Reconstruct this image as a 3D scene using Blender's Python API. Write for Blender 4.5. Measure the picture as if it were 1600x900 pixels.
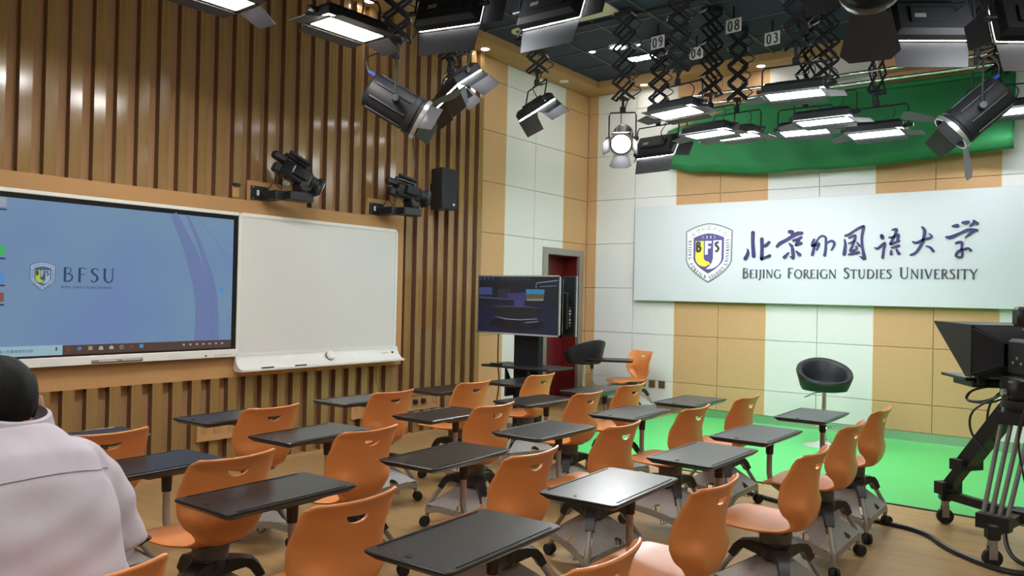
import bpy, bmesh, math, random
from mathutils import Vector, Matrix
random.seed(7)
for o in list(bpy.data.objects): bpy.data.objects.remove(o, do_unlink=True)
scene = bpy.context.scene
C = scene.collection
PI = math.pi
def rad(a): return math.radians(a)

# ------------------------------------------------------------------ camera
CAM = Vector((5.81, -9.33, 1.475))
def cam_axes(yaw, pitch, roll):
    f = Vector((math.sin(yaw)*math.cos(pitch), math.cos(yaw)*math.cos(pitch), math.sin(pitch)))
    r = f.cross(Vector((0, 0, 1))).normalized(); u = r.cross(f)
    c, s = math.cos(roll), math.sin(roll)
    return c*r + s*u, -s*r + c*u, f
cr, cu, cf = cam_axes(rad(-37.2528), rad(0.5128), rad(1.2299))
cd = bpy.data.cameras.new('camera'); cam = bpy.data.objects.new('camera', cd); C.objects.link(cam)
cam.matrix_world = Matrix(((cr.x, cu.x, -cf.x, CAM.x), (cr.y, cu.y, -cf.y, CAM.y), (cr.z, cu.z, -cf.z, CAM.z), (0, 0, 0, 1)))
cd.sensor_width = 36; cd.lens = 1227.81/1600*36; cd.clip_start = 0.05; cd.clip_end = 60
scene.camera = cam

# ------------------------------------------------------------------ world, exposure
w = bpy.data.worlds.new('world'); scene.world = w; w.use_nodes = True
w.node_tree.nodes['Background'].inputs[0].default_value = (0.75, 0.85, 1, 1)
w.node_tree.nodes['Background'].inputs[1].default_value = 0.15
vs = scene.view_settings
vs.view_transform = 'Standard'; vs.look = 'None'; vs.gamma = 1; vs.use_curve_mapping = False
vs.exposure = 0.45
LP = 36.0      # radiance of the lit LED panels in the grid over the stage
LD = 70.0      # radiance of the lit LED panels over the seats
LS = 60.0      # radiance of the recessed spots

# ------------------------------------------------------------------ helpers
class MB:
    def __init__(s): s.v = []; s.f = []
    def add(s, vs_, fs, M=None):
        b = len(s.v)
        for p in vs_:
            p = Vector(p)
            if M is not None: p = M @ p
            s.v.append(p)
        s.f += [[b+i for i in f] for f in fs]
        return s
    def bx(s, x0, x1, y0, y1, z0, z1, M=None):
        v = [(x, y, z) for z in (z0, z1) for y in (y0, y1) for x in (x0, x1)]
        return s.add(v, [(0,2,3,1), (4,5,7,6), (0,1,5,4), (2,6,7,3), (0,4,6,2), (1,3,7,5)], M)
    def box(s, c, d, M=None):
        return s.bx(c[0]-d[0]/2, c[0]+d[0]/2, c[1]-d[1]/2, c[1]+d[1]/2, c[2]-d[2]/2, c[2]+d[2]/2, M)
    def rbox(s, c, d, b=0.005, M=None):        # box with chamfered edges
        hx, hy, hz = d[0]/2, d[1]/2, d[2]/2; b = min(b, hx*.9, hy*.9, hz*.9)
        v = []; idx = {}
        for sx in (-1, 1):
            for sy in (-1, 1):
                for sz in (-1, 1):
                    for a in range(3):
                        p = [sx*hx, sy*hy, sz*hz]
                        for k in range(3):
                            if k != a: p[k] -= (sx, sy, sz)[k]*b
                        idx[(sx, sy, sz, a)] = len(v); v.append((c[0]+p[0], c[1]+p[1], c[2]+p[2]))
        f = []
        def q(keys): f.append([idx[k] for k in keys])
        for a in range(3):
            o1, o2 = [k for k in range(3) if k != a]
            for sg in (-1, 1):
                ks = []
                for s1, s2 in ((-1,-1), (1,-1), (1,1), (-1,1)):
                    t = [0,0,0]; t[a] = sg; t[o1] = s1; t[o2] = s2; ks.append((t[0], t[1], t[2], a))
                q(ks)
        for a in range(3):                      # edges along axis a
            o1, o2 = [k for k in range(3) if k != a]
            for s1 in (-1, 1):
                for s2 in (-1, 1):
                    t0 = [0,0,0]; t1 = [0,0,0]; t0[a] = -1; t1[a] = 1
                    for t in (t0, t1): t[o1] = s1; t[o2] = s2
                    q([(*t0, o1), (*t1, o1), (*t1, o2), (*t0, o2)])
        for sx in (-1, 1):
            for sy in (-1, 1):
                for sz in (-1, 1): q([(sx, sy, sz, 0), (sx, sy, sz, 1), (sx, sy, sz, 2)])
        return s.add(v, f, M)
    def cyl(s, p0, p1, r0, r1=None, n=12, cap=True, M=None):
        r1 = r0 if r1 is None else r1
        p0, p1 = Vector(p0), Vector(p1); d = (p1-p0).normalized()
        a = d.orthogonal().normalized(); b = d.cross(a)
        v = [p0+(a*math.cos(t)+b*math.sin(t))*r0 for t in [2*PI*i/n for i in range(n)]]
        v += [p1+(a*math.cos(t)+b*math.sin(t))*r1 for t in [2*PI*i/n for i in range(n)]]
        f = [(i, (i+1) % n, n+(i+1) % n, n+i) for i in range(n)]
        if cap: f += [tuple(range(n))[::-1], tuple(range(n, 2*n))]
        return s.add(v, f, M)
    def tube(s, pts, r, n=8, closed=False, M=None, cap=True):
        P = [Vector(p) for p in pts]; m = len(P); rs = r if isinstance(r, (list, tuple)) else [r]*m
        v = []; prev = None
        for i, p in enumerate(P):
            if closed: d = P[(i+1) % m]-P[i-1]
            else: d = P[min(i+1, m-1)]-P[max(i-1, 0)]
            d.normalize()
            if prev is None: a = d.orthogonal().normalized()
            else:
                a = prev-d*prev.dot(d)
                a = a.normalized() if a.length > 1e-6 else d.orthogonal().normalized()
            prev = a; b = d.cross(a)
            v += [p+(a*math.cos(2*PI*k/n)+b*math.sin(2*PI*k/n))*rs[i] for k in range(n)]
        f = []
        for i in range(m if closed else m-1):
            j = (i+1) % m
            f += [(i*n+k, i*n+(k+1) % n, j*n+(k+1) % n, j*n+k) for k in range(n)]
        if cap and not closed: f += [tuple(range(n))[::-1], tuple(range((m-1)*n, m*n))]
        return s.add(v, f, M)
    def lathe(s, prof, n=20, M=None, cap=True):
        v = []; m = len(prof)
        for r, z in prof: v += [(r*math.cos(2*PI*k/n), r*math.sin(2*PI*k/n), z) for k in range(n)]
        f = []
        for i in range(m-1): f += [(i*n+k, i*n+(k+1) % n, (i+1)*n+(k+1) % n, (i+1)*n+k) for k in range(n)]
        if cap: f += [tuple(range(n))[::-1], tuple(range((m-1)*n, m*n))]
        return s.add(v, f, M)
    def prism(s, poly, z0, z1, M=None, top=None):
        n = len(poly); tp = top or poly
        v = [(x, y, z0) for x, y in poly]+[(x, y, z1) for x, y in tp]
        f = [(i, (i+1) % n, n+(i+1) % n, n+i) for i in range(n)]+[tuple(range(n))[::-1], tuple(range(n, 2*n))]
        return s.add(v, f, M)
    def sphere(s, c, r, n=12, m=8, sc=(1,1,1), M=None):
        v = [(c[0], c[1], c[2]-r*sc[2])]
        for i in range(1, m):
            t = -PI/2+PI*i/m
            v += [(c[0]+r*sc[0]*math.cos(t)*math.cos(2*PI*k/n), c[1]+r*sc[1]*math.cos(t)*math.sin(2*PI*k/n), c[2]+r*sc[2]*math.sin(t)) for k in range(n)]
        v.append((c[0], c[1], c[2]+r*sc[2]))
        f = [(0, 1+(k+1) % n, 1+k) for k in range(n)]
        for i in range(m-2): f += [(1+i*n+k, 1+i*n+(k+1) % n, 1+(i+1)*n+(k+1) % n, 1+(i+1)*n+k) for k in range(n)]
        L = len(v)-1; b = 1+(m-2)*n
        f += [(b+k, b+(k+1) % n, L) for k in range(n)]
        return s.add(v, f, M)
    def mesh(s, name, m=None, smooth=False):
        me = bpy.data.meshes.new(name); me.from_pydata([tuple(p) for p in s.v], [], s.f)
        bm = bmesh.new(); bm.from_mesh(me); bmesh.ops.recalc_face_normals(bm, faces=bm.faces); bm.to_mesh(me); bm.free()
        if m: me.materials.append(m)
        if smooth:
            for p in me.polygons: p.use_smooth = True
            try: me.set_sharp_from_angle(angle=rad(40))
            except Exception: pass
        me.update(); return me
    def build(s, name, m, parent=None, smooth=False, loc=None, rot=None):
        return obj(name, s.mesh(name, m, smooth), parent, loc, rot)

def obj(name, me, parent=None, loc=None, rot=None):
    o = bpy.data.objects.new(name, me); C.objects.link(o)
    if parent is not None: o.parent = parent
    if loc is not None: o.location = loc
    if rot is not None: o.rotation_euler = rot
    return o
def tag(o, label, cat, group=None):
    o['label'] = label; o['category'] = cat
    if group: o['group'] = group
    return o
def thing(name, label, cat, loc=(0,0,0), rotz=0.0, group=None, M=None):
    o = bpy.data.objects.new(name, None); C.objects.link(o); o.empty_display_size = .1
    o.location = loc; o.rotation_euler = (0, 0, rotz)
    if M is not None: o.matrix_world = M
    return tag(o, label, cat, group)
def struct(o): o['kind'] = 'structure'; return o
def arc(cx, cy, r, a0, a1, n, ry=None):
    ry = r if ry is None else ry
    return [(cx+r*math.cos(rad(a0+(a1-a0)*i/n)), cy+ry*math.sin(rad(a0+(a1-a0)*i/n))) for i in range(n+1)]
def rrect(x0, x1, y0, y1, r, n=4):
    return arc(x1-r, y0+r, r, -90, 0, n)+arc(x1-r, y1-r, r, 0, 90, n)+arc(x0+r, y1-r, r, 90, 180, n)+arc(x0+r, y0+r, r, 180, 270, n)
def spline(pts, k=6):                            # Catmull-Rom through the points
    P = [Vector(p) for p in pts]; out = []
    for i in range(len(P)-1):
        a = P[max(i-1, 0)]; b = P[i]; c = P[i+1]; d = P[min(i+2, len(P)-1)]
        for j in range(k):
            t = j/k
            out.append(.5*((2*b)+(c-a)*t+(2*a-5*b+4*c-d)*t*t+(3*b-a-3*c+d)*t**3))
    return out+[P[-1]]
def aim_matrix(pos, target, roll=0.0):           # local -Z looks at target, local X stays level
    d = (Vector(target)-Vector(pos)).normalized(); z = -d
    x = Vector((0, 0, 1)).cross(z)
    x = x.normalized() if x.length > 1e-4 else Vector((1, 0, 0))
    y = z.cross(x)
    M = Matrix(((x.x, y.x, z.x, 0), (x.y, y.y, z.y, 0), (x.z, y.z, z.z, 0), (0, 0, 0, 1)))
    return Matrix.Translation(Vector(pos)) @ M @ Matrix.Rotation(roll, 4, 'Z')

# ------------------------------------------------------------------ materials
def mat(name, col, rough=.5, metal=0.0, var=.06, scale=12.0, bump=0.0, bscale=200.0, emit=0.0, ecol=None, spec=.5, coat=0.0):
    m = bpy.data.materials.new(name); m.use_nodes = True; nt = m.node_tree; N = nt.nodes; b = N['Principled BSDF']
    b.inputs['Roughness'].default_value = rough; b.inputs['Metallic'].default_value = metal
    b.inputs['Specular IOR Level'].default_value = spec
    if coat: b.inputs['Coat Weight'].default_value = coat; b.inputs['Coat Roughness'].default_value = .12
    tc = N.new('ShaderNodeTexCoord'); nz = N.new('ShaderNodeTexNoise')
    nz.inputs['Scale'].default_value = scale; nz.inputs['Detail'].default_value = 3
    nt.links.new(tc.outputs['Object'], nz.inputs['Vector'])
    mx = N.new('ShaderNodeMix'); mx.data_type = 'RGBA'
    mx.inputs['A'].default_value = (*[max(0, c*(1-var)) for c in col], 1); mx.inputs['B'].default_value = (*[min(1, c*(1+var)) for c in col], 1)
    nt.links.new(nz.outputs['Fac'], mx.inputs['Factor']); nt.links.new(mx.outputs['Result'], b.inputs['Base Color'])
    if bump:
        n2 = N.new('ShaderNodeTexNoise'); n2.inputs['Scale'].default_value = bscale; n2.inputs['Detail'].default_value = 2
        bp = N.new('ShaderNodeBump'); bp.inputs['Strength'].default_value = bump; bp.inputs['Distance'].default_value = .01
        nt.links.new(tc.outputs['Object'], n2.inputs['Vector']); nt.links.new(n2.outputs['Fac'], bp.inputs['Height']); nt.links.new(bp.outputs['Normal'], b.inputs['Normal'])
    if emit:
        b.inputs['Emission Color'].default_value = (*(ecol or col), 1); b.inputs['Emission Strength'].default_value = emit
    return m
def wood(name, c1, c2, rough, grain=(40, 40, 1.5), spec=.5, planks=None):
    m = bpy.data.materials.new(name); m.use_nodes = True; nt = m.node_tree; N = nt.nodes; b = N['Principled BSDF']
    b.inputs['Roughness'].default_value = rough; b.inputs['Specular IOR Level'].default_value = spec
    tc = N.new('ShaderNodeTexCoord'); mp = N.new('ShaderNodeMapping'); mp.inputs['Scale'].default_value = grain
    nt.links.new(tc.outputs['Object'], mp.inputs['Vector'])
    nz = N.new('ShaderNodeTexNoise'); nz.inputs['Scale'].default_value = 1.0; nz.inputs['Detail'].default_value = 5; nz.inputs['Distortion'].default_value = .4
    nt.links.new(mp.outputs['Vector'], nz.inputs['Vector'])
    mx = N.new('ShaderNodeMix'); mx.data_type = 'RGBA'; mx.inputs['A'].default_value = (*c1, 1); mx.inputs['B'].default_value = (*c2, 1)
    rp = N.new('ShaderNodeValToRGB'); rp.color_ramp.elements[0].position = .3; rp.color_ramp.elements[1].position = .7
    nt.links.new(nz.outputs['Fac'], rp.inputs['Fac']); nt.links.new(rp.outputs['Color'], mx.inputs['Factor'])
    last = mx.outputs['Result']
    if planks:
        br = N.new('ShaderNodeTexBrick'); br.offset = .37
        br.inputs['Color1'].default_value = (.93, .93, .93, 1); br.inputs['Color2'].default_value = (1.05, 1.04, 1.02, 1); br.inputs['Mortar'].default_value = (.78, .75, .7, 1)
        br.inputs['Scale'].default_value = 1; br.inputs['Mortar Size'].default_value = .0015; br.inputs['Brick Width'].default_value = planks[0]; br.inputs['Row Height'].default_value = planks[1]
        nt.links.new(tc.outputs['Object'], br.inputs['Vector'])
        m2 = N.new('ShaderNodeMix'); m2.data_type = 'RGBA'; m2.blend_type = 'MULTIPLY'; m2.inputs['Factor'].default_value = 1
        nt.links.new(last, m2.inputs['A']); nt.links.new(br.outputs['Color'], m2.inputs['B']); last = m2.outputs['Result']
    nt.links.new(last, b.inputs['Base Color'])
    return m
def emis(name, col, strength=1.0):
    return mat(name, (0, 0, 0), .4, var=0, emit=strength, ecol=col)
def perforated(name, col, rough, metal):
    m = mat(name, col, rough, metal); nt = m.node_tree; N = nt.nodes; b = N['Principled BSDF']
    tc = N.new('ShaderNodeTexCoord'); vo = N.new('ShaderNodeTexVoronoi'); vo.inputs['Scale'].default_value = 150; vo.inputs['Randomness'].default_value = .1
    nt.links.new(tc.outputs['Object'], vo.inputs['Vector'])
    rp = N.new('ShaderNodeValToRGB'); rp.color_ramp.elements[0].position = .30; rp.color_ramp.elements[0].color = (.08, .08, .08, 1)
    rp.color_ramp.elements[1].position = .36; rp.color_ramp.elements[1].color = (1, 1, 1, 1)
    nt.links.new(vo.outputs['Distance'], rp.inputs['Fac'])
    mx = N.new('ShaderNodeMix'); mx.data_type = 'RGBA'; mx.blend_type = 'MULTIPLY'; mx.inputs['Factor'].default_value = 1
    src = b.inputs['Base Color'].links[0].from_socket
    nt.links.new(src, mx.inputs['A']); nt.links.new(rp.outputs['Color'], mx.inputs['B']); nt.links.new(mx.outputs['Result'], b.inputs['Base Color'])
    return m
def wallpaper(name, strength):                   # blue desktop picture of the touch display: soft blue, violet sweep on the right
    m = bpy.data.materials.new(name); m.use_nodes = True; nt = m.node_tree; N = nt.nodes; b = N['Principled BSDF']
    b.inputs['Base Color'].default_value = (.01, .01, .012, 1); b.inputs['Roughness'].default_value = .35
    tc = N.new('ShaderNodeTexCoord'); nz = N.new('ShaderNodeTexNoise'); nz.inputs['Scale'].default_value = 1.6; nz.inputs['Detail'].default_value = 1
    nt.links.new(tc.outputs['Object'], nz.inputs['Vector'])
    rp = N.new('ShaderNodeValToRGB'); e = rp.color_ramp.elements
    e[0].position = .3; e[0].color = (.105, .17, .32, 1); e[1].position = .7; e[1].color = (.115, .20, .30, 1)
    nt.links.new(nz.outputs['Fac'], rp.inputs['Fac'])
    nt.links.new(rp.outputs['Color'], b.inputs['Emission Color']); b.inputs['Emission Strength'].default_value = strength
    return m

M = dict(
    slat=wood('slat_wood', (.245, .145, .050), (.320, .198, .076), .15, (60, 60, 2.5)),
    backing=mat('tan_board', (.50, .275, .115), .75, var=.05, scale=30, bump=.05, bscale=400),
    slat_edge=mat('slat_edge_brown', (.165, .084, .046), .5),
    gap=mat('tan_board_gap_shade', (.40, .23, .108), .8, var=.05, scale=30),  # tan backing board, its colour darkened for the shade between the slats
    floor=wood('floor_laminate', (.37, .232, .098), (.46, .302, .140), .33, (2.2, 14, 1), planks=(1.2, .19)),
    green=mat('green_floor_paint', (.09, .60, .16), .42, var=.04, scale=3),
    tan=mat('tan_acoustic_panel', (.57, .345, .168), .8, var=.05, scale=25, bump=.06, bscale=350),
    white=mat('white_acoustic_panel', (.70, .70, .685), .7, var=.02, scale=10, bump=.03, bscale=350),
    cream=mat('cream_edge_trim', (.80, .68, .44), .6),
    joint=mat('panel_core', (.30, .19, .08), .9),
    jointw=mat('white_wall_core', (.62, .63, .60), .9),
    soffit=mat('soffit_tan', (.42, .235, .10), .8, var=.04, scale=6),
    blackceil=mat('black_ceiling_tile', (.016, .027, .052), .75, var=.2, scale=8),
    gridbar=mat('dark_grid_bar', (.05, .062, .08), .5),
    steel=mat('brushed_steel', (.62, .62, .60), .28, 1.0, var=.05, scale=60),
    grey=mat('grey_door_frame', (.36, .34, .31), .4, .6, var=.05, scale=30),
    red=mat('red_door_paint', (.13, .010, .012), .35, var=.1, scale=4),
    plain=mat('pale_plaster', (.62, .62, .58), .8),
    whiteplastic=mat('white_plastic', (.80, .80, .77), .3),
    board=mat('whiteboard_enamel', (.74, .75, .735), .22, var=.015, scale=3),
    blackgloss=mat('black_gloss_plastic', (.012, .013, .015), .14),
    black=mat('black_plastic', (.011, .012, .014), .45, var=.15, scale=30),
    blackmetal=mat('black_powder_coat', (.014, .0145, .017), .55, .0, spec=.25, var=.15, scale=40),
    door_flap=mat('barn_door_black', (.034, .033, .036), .5, .1, var=.1, scale=30),
    fabric=mat('black_cloth', (.012, .012, .014), .95),
    orange=mat('orange_shell_plastic', (.72, .258, .074), .36, var=.03, scale=8, bump=.015, bscale=600),
    tablet=mat('black_tablet_laminate', (.011, .0112, .012), .30, spec=.4, var=.1, scale=60, bump=.07, bscale=500),
    tabedge=mat('tablet_edge_plastic', (.02, .02, .021), .22),
    legmetal=mat('bronze_grey_tube', (.33, .305, .275), .42, .15, var=.05, scale=30),
    tray=perforated('perforated_tray', (.44, .42, .40), .5, .3),
    traylip=mat('tray_lip_metal', (.34, .315, .285), .45, .4),
    hub=mat('black_hub_plastic', (.02, .02, .02), .4),
    column=mat('taupe_column', (.13, .115, .10), .5),
    chrome=mat('chrome', (.85, .85, .86), .07, 1.0, var=.02),
    leather=mat('black_leather', (.018, .019, .022), .38, spec=.3, var=.2, scale=60, bump=.08, bscale=300),
    rubber=mat('black_rubber', (.012, .012, .012), .7),
    cable=mat('black_cable_sheath', (.014, .014, .015), .45),
    brass=mat('bronze_socket_plate', (.26, .17, .085), .35, .7),
    lampwhite=mat('led_panel_lit', (.9, .95, 1), .5, var=0, emit=LP, ecol=(.93, .98, 1.0)),
    lampseat=mat('led_panel_lit_seats', (.9, .95, 1), .5, var=0, emit=LD, ecol=(1.0, .97, .92)),
    spotlit=mat('downlight_lit', (1, .97, .9), .5, var=0, emit=LS, ecol=(1.0, .95, .86)),
    lenslit=mat('fresnel_lens_lit', (1, 1, 1), .3, var=0, emit=LP*.4, ecol=(.95, .98, 1)),
    lens=mat('dark_glass_lens', (.02, .022, .03), .05, coat=1.0),
    curtain=mat('green_cloth', (.012, .145, .042), .85, var=.12, scale=4, bump=.1, bscale=60),
    alu=mat('aluminium_tube', (.72, .75, .70), .25, 1.0),
    signwhite=mat('sign_board_white', (.60, .635, .67), .42, var=.01, scale=2),
    navy=mat('navy_lettering', (.024, .024, .125), .45),
    slate=mat('slate_lettering', (.055, .07, .10), .45),
    purple=mat('emblem_purple', (.085, .075, .26), .5),
    yellow=mat('emblem_yellow', (.78, .72, .07), .5),
    embw=mat('emblem_white', (.80, .83, .86), .5),
    embk=mat('emblem_charcoal', (.05, .05, .05), .5),
    silver=mat('silver_bezel', (.55, .55, .54), .3, .8),
    shirt=mat('pale_lilac_shirt', (.58, .53, .60), .85, var=.03, scale=20, bump=.12, bscale=500),
    hair=mat('black_hair', (.006, .006, .0065), .6, spec=.2, var=.3, scale=90, bump=.35, bscale=220),
    skin=mat('skin', (.52, .27, .175), .5, var=.05, scale=20),
    trousers=mat('dark_trousers', (.02, .022, .03), .85),
    shoe=mat('black_shoe_leather', (.012, .012, .012), .35),
    tagwhite=mat('number_plate_white', (.62, .64, .62), .6),
    vent=mat('cream_vent', (.62, .60, .42), .6),
    bluejack=mat('blue_plug', (.03, .06, .32), .4),
    paper=mat('white_sticker', (.72, .74, .78), .6),
    screen=wallpaper('desktop_picture', .88),
)

# ================================================================== THE ROOM
XR, YB = 9.2, -12.6          # right wall, wall behind the camera
ZS, ZC = 4.25, 4.34          # soffit underside, black ceiling
fl = struct(MB().bx(-.3, XR, YB, .1, -.1, 0).build('floor', M['floor']))
MB().bx(1.40, XR, -3.01, 0, 0, .004).build('green_floor', M['green'], fl)
MB().bx(1.40, XR, -3.035, -3.01, 0, .006).build('floor_edge_strip', M['blackmetal'], fl)

ce = struct(MB().bx(-.3, XR, YB, .1, ZC, ZC+.1).build('ceiling', M['blackceil']))
for i in range(15):
    MB().bx(.9+.6*i-.012, .9+.6*i+.012, YB, -.36, ZC-.012, ZC).build('grid_bar', M['gridbar'], ce)
for i in range(19):
    MB().bx(.36, XR, -.96-.6*i-.012, -.96-.6*i+.012, ZC-.010, ZC).build('grid_bar', M['gridbar'], ce)
MB().bx(0, .36, YB, -.36, ZS, ZC).build('soffit', M['soffit'], ce)
MB().bx(0, XR, -.36, 0, ZS, ZC).build('soffit', M['soffit'], ce)
for y in (-3.4, -1.9):
    MB().bx(.005, .36, y-.002, y+.002, ZS-.001, ZS).build('soffit_joint', M['joint'], ce)
for x in (1.6, 3.2, 4.8):
    MB().bx(x-.002, x+.002, -.36, -.005, ZS-.001, ZS).build('soffit_joint', M['joint'], ce)

# ---- left wall: slats, tan band, acoustic panels, door opening
m_ = MB().bx(-.3, -.0, YB, -2.38, 0, ZC).bx(-.3, -.02, -2.38, -.95, 0, ZC).bx(-.3, -.02, -.20, .1, 0, ZC).bx(-.3, -.02, -.95, -.20, 2.02, ZC)
wl = struct(m_.build('wall_left', M['gap']))
SLW, SLD = .08, .06
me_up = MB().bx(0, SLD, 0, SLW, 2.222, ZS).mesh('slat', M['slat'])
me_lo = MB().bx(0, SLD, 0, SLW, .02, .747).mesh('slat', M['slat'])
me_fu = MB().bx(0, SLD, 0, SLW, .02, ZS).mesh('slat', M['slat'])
for me_ in (me_up, me_lo, me_fu):                # wood-grain faces, narrow sides in a darker brown
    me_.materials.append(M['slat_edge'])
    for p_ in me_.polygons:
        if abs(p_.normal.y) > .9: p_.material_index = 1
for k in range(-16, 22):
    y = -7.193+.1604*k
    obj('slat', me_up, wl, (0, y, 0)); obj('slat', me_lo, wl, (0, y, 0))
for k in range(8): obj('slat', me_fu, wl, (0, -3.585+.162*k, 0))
MB().bx(0, SLD+.002, -9.8, -3.62, .747, 2.222).build('board_backing', M['backing'], wl)
MB().bx(0, .07, -9.8, -2.38, 0, .02).build('base_strip', M['backing'], wl)
MB().bx(SLD, SLD+.004, -5.46, -4.85, 2.222, 2.39).build('mount_plate', M['backing'], wl)
MB().bx(SLD, SLD+.004, -4.12, -3.62, 2.222, 2.39).build('mount_plate', M['backing'], wl)
ROWS = [.1, .40, 1.0, 1.6, 2.2, 2.8, 3.4, 4.0, ZS]
def panel_col(parent, a0, a1, mt, wall, skip=None, g=.0025):
    for r in range(len(ROWS)-1):
        z0, z1 = ROWS[r]+g, ROWS[r+1]-g
        segs = [(a0+g, a1-g, z0, z1)]
        if skip:
            s0, s1, sz = skip; out = []
            for (p, q, u, v) in segs:
                if q <= s0 or p >= s1 or u >= sz: out.append((p, q, u, v)); continue
                if p < s0: out.append((p, s0, u, v))
                if q > s1: out.append((s1, q, u, v))
                if v > sz: out.append((max(p, s0), min(q, s1), sz, v))
            segs = out
        for (p, q, u, v) in segs:
            mb = MB()
            if wall == 'L': mb.rbox((-.010, (p+q)/2, (u+v)/2), (.020, q-p, v-u), .003)
            else: mb.rbox(((p+q)/2, .010, (u+v)/2), (q-p, .020, v-u), .003)
            mb.build('panel', mt, parent)
DOOR = (-1.056, -.10, 2.105)
panel_col(wl, -2.36, -1.861, M['tan'], 'L')
panel_col(wl, -1.861, -1.254, M['white'], 'L')
panel_col(wl, -1.254, -.597, M['white'], 'L', DOOR)
panel_col(wl, -.597, -.0, M['tan'], 'L', DOOR)
MB().bx(-.02, .001, -1.866, -1.858, .1, ZS).build('edge_trim', M['cream'], wl)
MB().bx(-.02, .001, -.601, -.593, 2.11, ZS).build('edge_trim', M['cream'], wl)
struct(MB().bx(-.02, .012, -2.37, -1.06, 0, .1).build('baseboard_left', M['steel']))
# ---- back wall
wb = struct(MB().bx(-.3, XR, .02, .3, 0, ZC).build('wall_back', M['jointw']))
cols = [(-.0, .158, 'tan'), (.158, .745, 'white'), (.745, 1.345, 'white'), (1.345, 1.94, 'tan'), (1.94, 2.54, 'tan'), (2.54, 3.135, 'white'), (3.135, 3.735, 'white'),
        (3.735, 4.33, 'tan'), (4.33, 4.93, 'tan'), (4.93, 5.53, 'white'), (5.53, 6.13, 'white'), (6.13, 6.73, 'tan'), (6.73, 7.33, 'tan'), (7.33, 7.93, 'white'), (7.93, 8.53, 'white'), (8.53, XR, 'tan')]
for a0, a1, k in cols: panel_col(wb, a0, a1, M[k], 'B')
for x in (.158, 1.345, 2.54, 3.735, 4.93, 6.13, 7.33): MB().bx(x-.004, x+.004, -.001, .02, .1, ZS).build('edge_trim', M['cream'], wb)
struct(MB().bx(.0, XR, -.012, .02, 0, .10).build('baseboard_back', M['steel']))
struct(MB().bx(XR, XR+.2, YB, .1, 0, ZC).build('wall_right', M['plain']))
struct(MB().bx(-.3, XR+.2, YB-.2, YB, 0, ZC).build('wall_rear', M['plain']))

# ---- the red door in its grey frame, set back in the left wall
d = struct(MB().bx(-.30, -.24, -.95, -.20, 0, 2.02).build('door_1', M['red']))
d['label'] = 'dark red door set back in a grey metal frame in the corner'
m_ = MB().bx(-.02, .022, DOOR[0], -.952, 0, DOOR[2]).bx(-.02, .022, -.20, DOOR[1], 0, DOOR[2]).bx(-.02, .022, -.952, -.20, 2.02, DOOR[2])
m_.build('door_frame', M['grey'], d)
MB().bx(-.30, -.02, -.953, -.945, 0, 2.02).bx(-.30, -.02, -.205, -.197, 0, 2.02).bx(-.30, -.02, -.95, -.20, 2.012, 2.022).build('door_reveal', M['red'], d)
MB().bx(-.24, -.225, -.90, -.25, 1.15, 1.92).build('door_panel', M['red'], d)
MB().bx(-.24, -.225, -.90, -.25, .15, 1.0).build('door_panel', M['red'], d)
mb = MB().cyl((-.24, -.30, 1.05), (-.19, -.30, 1.05), .012).cyl((-.19, -.30, 1.05), (-.19, -.42, 1.05), .010)
mb.build('door_handle', M['steel'], d, True)

# ---- recessed downlights in the tan soffit and round and square lights in the black ceiling
def downlight(x, y, z, r, label, lit=True):
    t = thing('downlight', label, 'ceiling light', (x, y, z), 0, 'recessed ceiling lights')
    MB().lathe([(r*1.3, 0), (r*1.3, -.008), (r, -.010), (r, 0)], 20, cap=False).build('trim_ring', M['whiteplastic'], t, True)
    MB().lathe([(.001, -.003), (r, -.003)], 20, cap=False).build('lamp_disc', M['spotlit'] if lit else M['silver'], t)
downlight(.17, -4.25, ZS, .045, 'small lit downlight in soffit above the second wall camcorder')
downlight(.17, -2.51, ZS, .045, 'small lit downlight in soffit where the slat wall ends')
downlight(.17, -.90, ZS, .045, 'small unlit downlight in soffit above the white panels beside the corner', False)
downlight(.96, -.21, ZS, .045, 'small lit downlight in soffit right of the room corner')
downlight(2.50, -.21, ZS, .045, 'small lit downlight in soffit above the green roll blind')
downlight(1.30, -1.50, ZC, .085, 'large round lit ceiling light in the black ceiling')
downlight(1.47, -1.52, ZC, .03, 'tiny lit ceiling spot right beside the large round light')
downlight(1.53, -1.46, ZC, .03, 'tiny lit ceiling spot one step further right of the large round light')
downlight(.97, -1.52, ZC, .035, 'tiny lit ceiling spot left of the large round light')
t = thing('ceiling_panel_light', 'square two-part lit ceiling panel in the black ceiling', 'ceiling light', (1.36, -1.03, ZC))
MB().bx(-.16, .16, -.09, .09, -.02, -.0).build('frame', M['black'], t)
for s in (-1, 1): MB().bx(s*.08-.07, s*.08+.07, -.07, .07, -.024, -.02).build('diffuser', M['spotlit'], t)
t = thing('ceiling_vent', 'square cream air vent with dark slots in the black ceiling', 'vent', (1.58, -2.85, ZC))
MB().rbox((0, 0, -.012), (.62, .74, .024), .006).build('frame', M['vent'], t)
for i in range(4): MB().bx(-.20, .20, -.02+.06*i, .005+.06*i, -.027, -.024).build('slot', M['black'], t)
for i in range(3): MB().bx(-.20, .20, -.30+.06*i, -.275+.06*i, -.027, -.024).build('slot', M['black'], t)
t = thing('ceiling_speaker', 'round cream ceiling speaker in black ceiling left of the air vent', 'speaker', (.71, -2.52, ZC))
MB().lathe([(.13, 0), (.13, -.008), (.085, -.012), (.085, 0)], 24, cap=False).build('ring', M['vent'], t, True)
MB().lathe([(.001, -.004), (.085, -.004)], 24, cap=False).build('grille', M['black'], t)

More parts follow.
